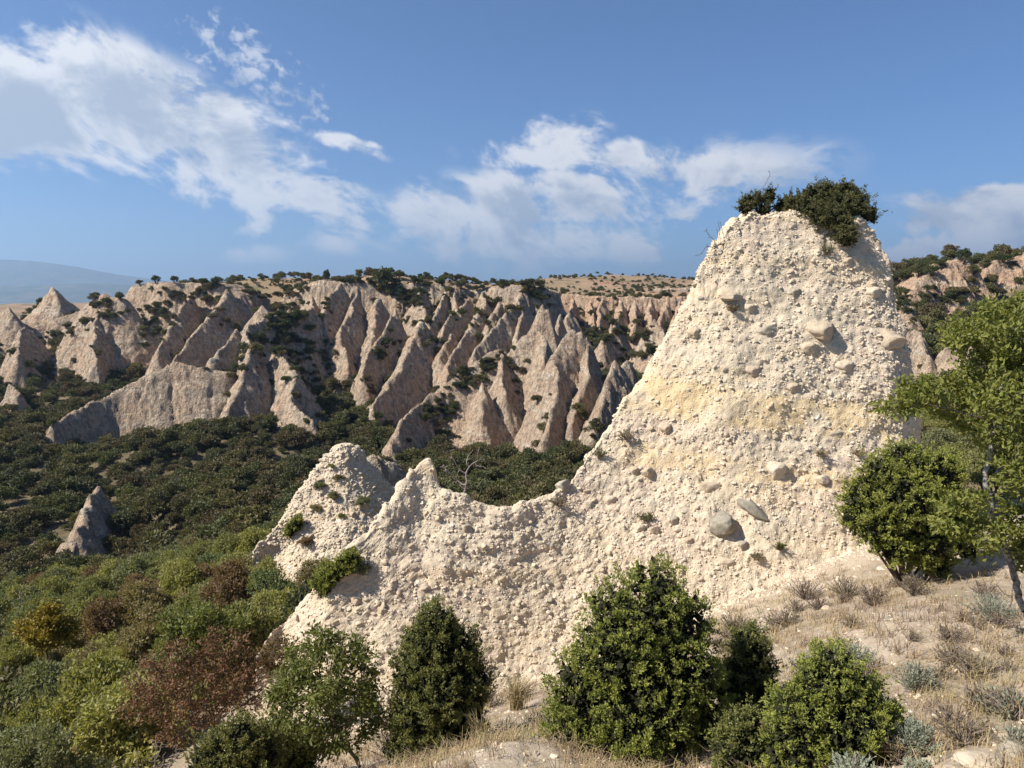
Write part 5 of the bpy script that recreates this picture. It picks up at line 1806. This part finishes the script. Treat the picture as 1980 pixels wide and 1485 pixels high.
M_HERB = narrow('dry_herb_leaves', (0.24, 0.185, 0.125), .1)
M_HERBP = narrow('purplish_dry_leaves', (0.20, 0.145, 0.115), .1)
for k, a_ in enumerate([
        (1590, 1265, 9.2, .42, .50, 130, 'wide grey green sage bush behind the yellow green juniper'), (1660, 1255, 9.4, .36, .36, 80, 'grey green sage joined to the right of the wide one'),
        (1775, 1290, 8.2, .36, .30, 90, 'grey sage clump right of the wide sage bush'), (1765, 1410, 6.1, .36, .24, 100, 'silvery upright sage beside the yellow green juniper'),
        (1915, 1195, 10.4, .42, .45, 90, 'bluish grey sage by the right edge under the tree'), (1660, 1475, 5.6, .22, .22, 60, 'low grey sage at the foot of the yellow green juniper'),
        (1780, 1470, 5.3, .15, .14, 60, 'tiny pale sage tuft at the bottom edge by the pale rocks')]):
    herb('sage_bush', a_[6], 'sage', a_[0], a_[1], a_[2], a_[3], a_[4], a_[5], M_SAGE, M_DEAD, 60 + k, .032, 26, 'grey sage bushes')
for k, a_ in enumerate([(1420, 1190, 14.5, .45, .4, 'brown dry herb where the tower meets the slope, left one'), (1560, 1120, 15.5, .5, .5, 'purplish dry herb at the foot of the tower'), (1640, 1110, 14.5, .45, .5, 'dry brown herb left of the round juniper bush'),
                        (760, 1290, 13.5, .7, .4, 'tall dry grey herb between the leafy bush and the rounded juniper'), (755, 1360, 11.0, .6, .4, 'brown dry herb left of the rounded juniper'), (1000, 1250, 14.6, .5, .5, 'dry herb right of the rounded juniper near the rock'),
                        (940, 1255, 14.5, .5, .4, 'small dry herb touching the rounded juniper'), (1690, 1140, 13.0, .4, .4, 'reddish dry herb below the round juniper bush'), (1770, 1110, 13.0, .4, .4, 'dry herb in front of the round juniper bush'),
                        (1520, 1180, 13.5, .35, .4, 'low dry herb on the slope right of the largest juniper'), (590, 1165, 16.6, .4, .4, 'grey dry herb on the lower crest of the wall')]):
    herb('dry_herb', a_[5], 'herb', a_[0], a_[1], a_[2], a_[3], a_[4], 70, (M_HERB, M_HERBP)[k % 2], M_DEAD, 80 + k, .045, 12, 'dry herbs on the slope')
for k, (px, py, h, w, lab) in enumerate([(1085, 975, .35, .35, 'grey dry bush on the crest of the wall right of the saddle'), (1245, 1005, .25, .25, 'dry tuft beside two stones low on the wall'), (1590, 880, .2, .2, 'small green tuft in the middle of the tower'), (1160, 880, .3, .3, 'tuft of herbs on the crest left of the yellow layer'),
                                         (1215, 850, .3, .3, 'dry tuft on the tower shoulder below the yellow layer'), (1510, 1060, .2, .2, 'small green herb low on the tower'), (1460, 1085, .18, .2, 'green herb by the foot of the tower'), (1600, 490, .35, .3, 'green herb hanging under the tower top juniper'), (1415, 600, .25, .25, 'dry tuft beside the flat stone high on the tower'),
                                         (700, 1110, .3, .3, 'green herb on pinkish soil left of the spike'), (1660, 880, .2, .2, 'dark tuft on the tower above the round juniper bush')]):
    q, n_ = on_tower(px, py)
    herb('rock_herb', lab, 'herb', px, py, q[1], h, w, 34, (M_HERB, narrow('rock_herb_leaves', (0.12, 0.13, 0.05)))[k % 2], M_DEAD, 100 + k, .07, 9, 'herbs on the near rock', base=q)


HERBV = []
for k in range(5):
    src = herb('dry_herb', 'low dry herb clump seed plant', 'herb', 1700, 1200, 11.5, .24, .26, 46, (M_HERB, M_HERBP, M_SAGE)[k % 3], M_DEAD, 140 + k, .036, 10, base=np.zeros(3))
    HERBV.append([(c_.name.split('.')[0], c_.data) for c_ in src.children])
    for c_ in list(src.children):
        bpy.data.objects.remove(c_)
    bpy.data.objects.remove(src)
hr = np.random.default_rng(19)
spots = []
while len(spots) < 60:
    px, py = hr.uniform(1380, 1975), hr.uniform(1090, 1470)
    if py < 1180 and px > 1650:
        continue
    D = np.interp(py, [1090, 1200, 1300, 1470], [15.5, 11.6, 8.6, 5.6])
    b = gxyz(px, py, D)
    if rock_clear(np.array([b[0]]), np.array([b[1]]), 0.3)[0]:
        spots.append((px, py, b))
bands = {}
for q in spots:
    bands.setdefault(int((1485 - q[1]) // 65), []).append(q)
for rn, key in enumerate(sorted(bands)):
    for cn, (px, py, b) in enumerate(sorted(bands[key], key=lambda q: q[0])):
        v_ = int(hr.integers(0, 5))
        t_ = thing('dry_herb', 'low %s herb on the right slope, %s from the left in the %s row up' % (('brown', 'purplish', 'grey')[v_ % 3], ORD[cn + 1], ORD[rn + 1]), 'herb', b, 'low herbs on the right slope', hr.uniform(0, 6), hr.uniform(.6, 1.3))
        for nm, dt in HERBV[v_]:
            link(nm, dt, parent=t_)


# tall grass clumps (single ones) and the dry grass cover
def blades(P, H, lean, wid, rng):
    n = len(P)
    a = rng.uniform(0, 2 * math.pi, n)
    d = np.column_stack((np.cos(a), np.sin(a), np.zeros(n)))
    s = np.column_stack((-np.sin(a), np.cos(a), np.zeros(n)))
    b1 = P + d * (H * lean * 0.35)[:, None] + np.array((0, 0, 1)) * (H * 0.6)[:, None]
    b2 = P + d * (H * lean)[:, None] + np.array((0, 0, 1)) * (H * (1 - 0.35 * lean))[:, None]
    w = np.broadcast_to(np.asarray(wid, float), (n,))[:, None]
    V = np.stack((P - s * w, P + s * w, b1 + s * w * 0.7, b1 - s * w * 0.7, b2 + s * w * 0.15, b2 - s * w * 0.15), 1).reshape(-1, 3)
    o_ = np.arange(n)[:, None] * 6
    F = np.concatenate((o_ + np.array((0, 1, 2, 3)), o_ + np.array((3, 2, 4, 5))), 1).reshape(-1, 4)
    return V, F


gr = np.random.default_rng(3)
for k, (px, py, D, h, n_, lab) in enumerate([(1100, 1215, 9.4, .55, 120, 'tall yellow grass tuft behind the left shoulder of the largest juniper'), (1000, 1310, 13.2, .75, 220, 'dry grass tuft right of the rounded juniper'), (930, 1395, 9.6, .6, 90, 'thin tall grass stalks at the right foot of the rounded juniper'),
                                              (395, 1485, 7.6, .55, 14, 'few pale bent grass stalks in front of the lower left juniper')]):
    b = gxyz(px, py, D)
    P = np.zeros((n_, 3))
    P[:, :2] = gr.normal(size=(n_, 2)) * 0.06
    V, F = blades(P, h * gr.uniform(.6, 1.1, n_), gr.uniform(.1, .75, n_), .005 * D / 9, gr)
    o = link('grass_tuft', make_mesh('grass_tuft', V, F, False, np.repeat(np.clip(gr.normal(.6 if k < 3 else .95, .15, n_), 0, 1), 6), [M_GRASS]), loc=b)
    tag(o, lab, 'grass', 'tall grass tufts')

n_t = 4600
rr_ = np.exp(gr.uniform(math.log(4.2), math.log(20), n_t * 3))
aa_ = gr.uniform(R(-22), R(44), n_t * 3)
tx, ty = rr_ * np.sin(aa_), rr_ * np.cos(aa_)
okg = (scrub_mask(tx, ty) < 11.5) & (fbm(np.column_stack((tx, ty)) * 0.7, 3, 77) > gr.uniform(-0.55, 0.35, len(tx)))
okg &= rock_clear(tx, ty, 0.12)
tx, ty = tx[okg][:n_t], ty[okg][:n_t]
nb = 10
cxy = np.repeat(np.column_stack((tx, ty)), nb, 0) + gr.normal(size=(len(tx) * nb, 2)) * 0.06
cz_ = ground(cxy[:, 0], cxy[:, 1])
hh = np.repeat(gr.uniform(.10, .30, len(tx)), nb) * gr.uniform(.6, 1.2, len(cxy))
V, F = blades(np.column_stack((cxy, cz_ - 0.02)), hh, gr.uniform(.2, 1.3, len(cxy)), .0035 * np.sqrt(np.hypot(cxy[:, 0], cxy[:, 1]) / 6), gr)
base_t = 0.42 + 0.5 * fbm(np.column_stack((tx, ty)) * 0.9, 3, 55) + gr.normal(size=len(tx)) * 0.14
ti = np.clip(np.repeat(base_t, nb) + gr.normal(size=len(cxy)) * 0.10, 0, 1)
o = link('dry_grass', make_mesh('dry_grass', V, F, False, np.repeat(ti, 6), [M_GRASS]))
tag(o, 'dry straw coloured grass covering the slope in the foreground', 'grass', None, 'stuff')

# scree shed at the foot of the tower
bx_ = np.array([W(*r_[0:3])[:2] for r_ in ROWS])
k = gr.integers(0, len(bx_) - 1, 5200)
f_ = gr.random((5200, 1))
q2 = bx_[k] * (1 - f_) + bx_[k + 1] * f_
dn = np.array((0.35, -0.93))
q2 = q2 + dn * (gr.exponential(0.55, (5200, 1)) - 0.1) + gr.normal(size=q2.shape) * 0.12
SP = np.column_stack((q2, ground(q2[:, 0], q2[:, 1]) + 0.01))
V, F, T = scatter_stones(SP, np.tile((0, 0, 1.0), (len(SP), 1)), np.clip(0.026 * np.exp(gr.normal(size=len(SP)) * .55), .010, .12), gr)
o = link('scree', make_mesh('scree', V, F, False, T, [M_STONE]))
tag(o, 'loose pebbles and cobbles fallen along the foot of the rock wall', 'scree', None, 'stuff')

# stones lying on the slope
n_s = 3600
rr_ = np.exp(gr.uniform(math.log(4.0), math.log(21), n_s * 2))
aa_ = gr.uniform(R(-24), R(44), n_s * 2)
sx_, sy_ = rr_ * np.sin(aa_), rr_ * np.cos(aa_)
oks = (scrub_mask(sx_, sy_) < 11.5) & (fbm(np.column_stack((sx_, sy_)) * 0.6, 3, 99) > gr.uniform(-0.5, 0.5, len(sx_)))
sx_, sy_ = sx_[oks][:n_s], sy_[oks][:n_s]
SP = np.column_stack((sx_, sy_, ground(sx_, sy_) + 0.005))
V, F, T = scatter_stones(SP, np.tile((0, 0, 1.0), (len(SP), 1)), np.clip(0.016 * np.exp(gr.normal(size=len(SP)) * .5), .006, .07), gr)
o = link('gravel', make_mesh('gravel', V, F, False, np.clip(T + .1, 0, 1), [M_STONE]))
tag(o, 'small pale stones strewn over the foreground slope', 'gravel', None, 'stuff')
for k, (px, py, D, r_, lab) in enumerate([(1905, 1462, 5.3, .17, 'large pale crumbly rock at the bottom right corner'), (1965, 1440, 5.5, .15, 'pale rock at the right edge above the corner'), (1850, 1478, 5.2, .10, 'small pale rock left of the corner rock'), (1795, 1455, 5.6, .09, 'pale rock beside the tiny sage tuft'),
                                           (1950, 1395, 6.2, .08, 'flat pale stone on the right slope above the corner rocks'), (1855, 1290, 8.6, .08, 'flat whitish stone lying on the dry slope at right'), (1720, 1205, 11.2, .08, 'whitish stone on the slope right of the wide sage'), (1130, 1300, 15.4, .12, 'pale stone on the slope below the wall beside the largest juniper'),
                                           (1005, 1385, 9.6, .07, 'pale stones patch between the two dark junipers'), (1600, 1150, 14, .1, 'small pale stone on the slope under the tower')]):
    b = gxyz(px, py, D)
    o = link('stone', BOULDERS[k % 5], loc=b + (0, 0, r_ * .15), rot=(R(12 * (k % 3)), R(9 * (k % 4)), k * 1.1), scale=(r_ * 1.25, r_, r_ * .6))
    tag(o, lab, 'stone', 'stones on the foreground slope')

# shrubs clinging to the two near rocks and standing just behind them
for k, (px, py, sz, kind, lab) in enumerate([(620, 945, .42, 2, 'dark shrub high on the left of the crumbling outcrop'), (642, 960, .40, 4, 'dull shrub in the middle of the crumbling outcrop'), (655, 925, .30, 3, 'brown shrub near the top of the crumbling outcrop'), (610, 985, .35, 3, 'brownish shrub low on the crumbling outcrop'),
                                              (700, 975, .5, 4, 'dull shrub on the right of the crumbling outcrop'), (660, 1000, .3, 0, 'olive shrub at the lower middle of the crumbling outcrop'), (640, 900, .25, 0, 'little shrub at the very top left of the crumbling outcrop'), (590, 1050, .4, 5, 'russet shrub at the left foot of the crumbling outcrop')]):
    q, n_ = on_rock2(px, py)
    put_shrub('rock_shrub', lab, 'shrub', q - (0, 0, .15), sz * 1.15, VAR[k % 7], SCRUB[kind][1], 'shrubs on the near rocks', .75)
for k, (px, py, D, sz, kind, lab) in enumerate([(745, 985, 30, 1.0, 2, 'dark shrub between the outcrop and the spike'), (775, 960, 31, .8, 2, 'dark shrub peeping out left of the spike'), (720, 1010, 29, .7, 4, 'dull shrub between outcrop and wall'), (640, 1070, 25, 1.1, 1, 'yellow green shrub below the crumbling outcrop'), (600, 1090, 24, 1.1, 0, 'olive shrub below and left of the crumbling outcrop'), (560, 1120, 23, 1.2, 0, 'olive shrub left of the lower wall crest')]):
    b = gxyz(px, py, D)
    w_ = W(px, py, D)
    put_shrub('oak_shrub', lab, 'shrub', np.array((b[0], b[1], min(max(b[2], w_[2] - 1.3 * sz), b[2] + 0.3))), sz, VAR[(k + 3) % 7], SCRUB[kind][1], 'shrubs between the near rocks')

# ------------------------------------------------------------------ air
hz0, hz1 = CZ - 260.0, CZ + 1150.0
hv = np.array([(x_, y_, z_) for x_ in (-26000, 26000) for y_ in (-900, 26500) for z_ in (hz0, hz1)], float)
hf = np.array([(0, 1, 3, 2), (4, 6, 7, 5), (0, 4, 5, 1), (2, 3, 7, 6), (0, 2, 6, 4), (1, 5, 7, 3)])
hm = bpy.data.materials.new('haze_air')
hm.use_nodes = True
ht = hm.node_tree
ht.nodes.clear()
ho = ht.nodes.new('ShaderNodeOutputMaterial')
pv = ht.nodes.new('ShaderNodeVolumePrincipled')
pv.inputs['Color'].default_value = (0.50, 0.72, 1.0, 1)
pv.inputs['Density'].default_value = 0.000085
pv.inputs['Anisotropy'].default_value = 0.35
ht.links.new(pv.outputs[0], ho.inputs['Volume'])
hz_o = link('haze', make_mesh('haze', hv, hf, False, None, [hm]))
tag(hz_o, 'thin bluish air haze over the whole valley and mountains', None, None, 'stuff')
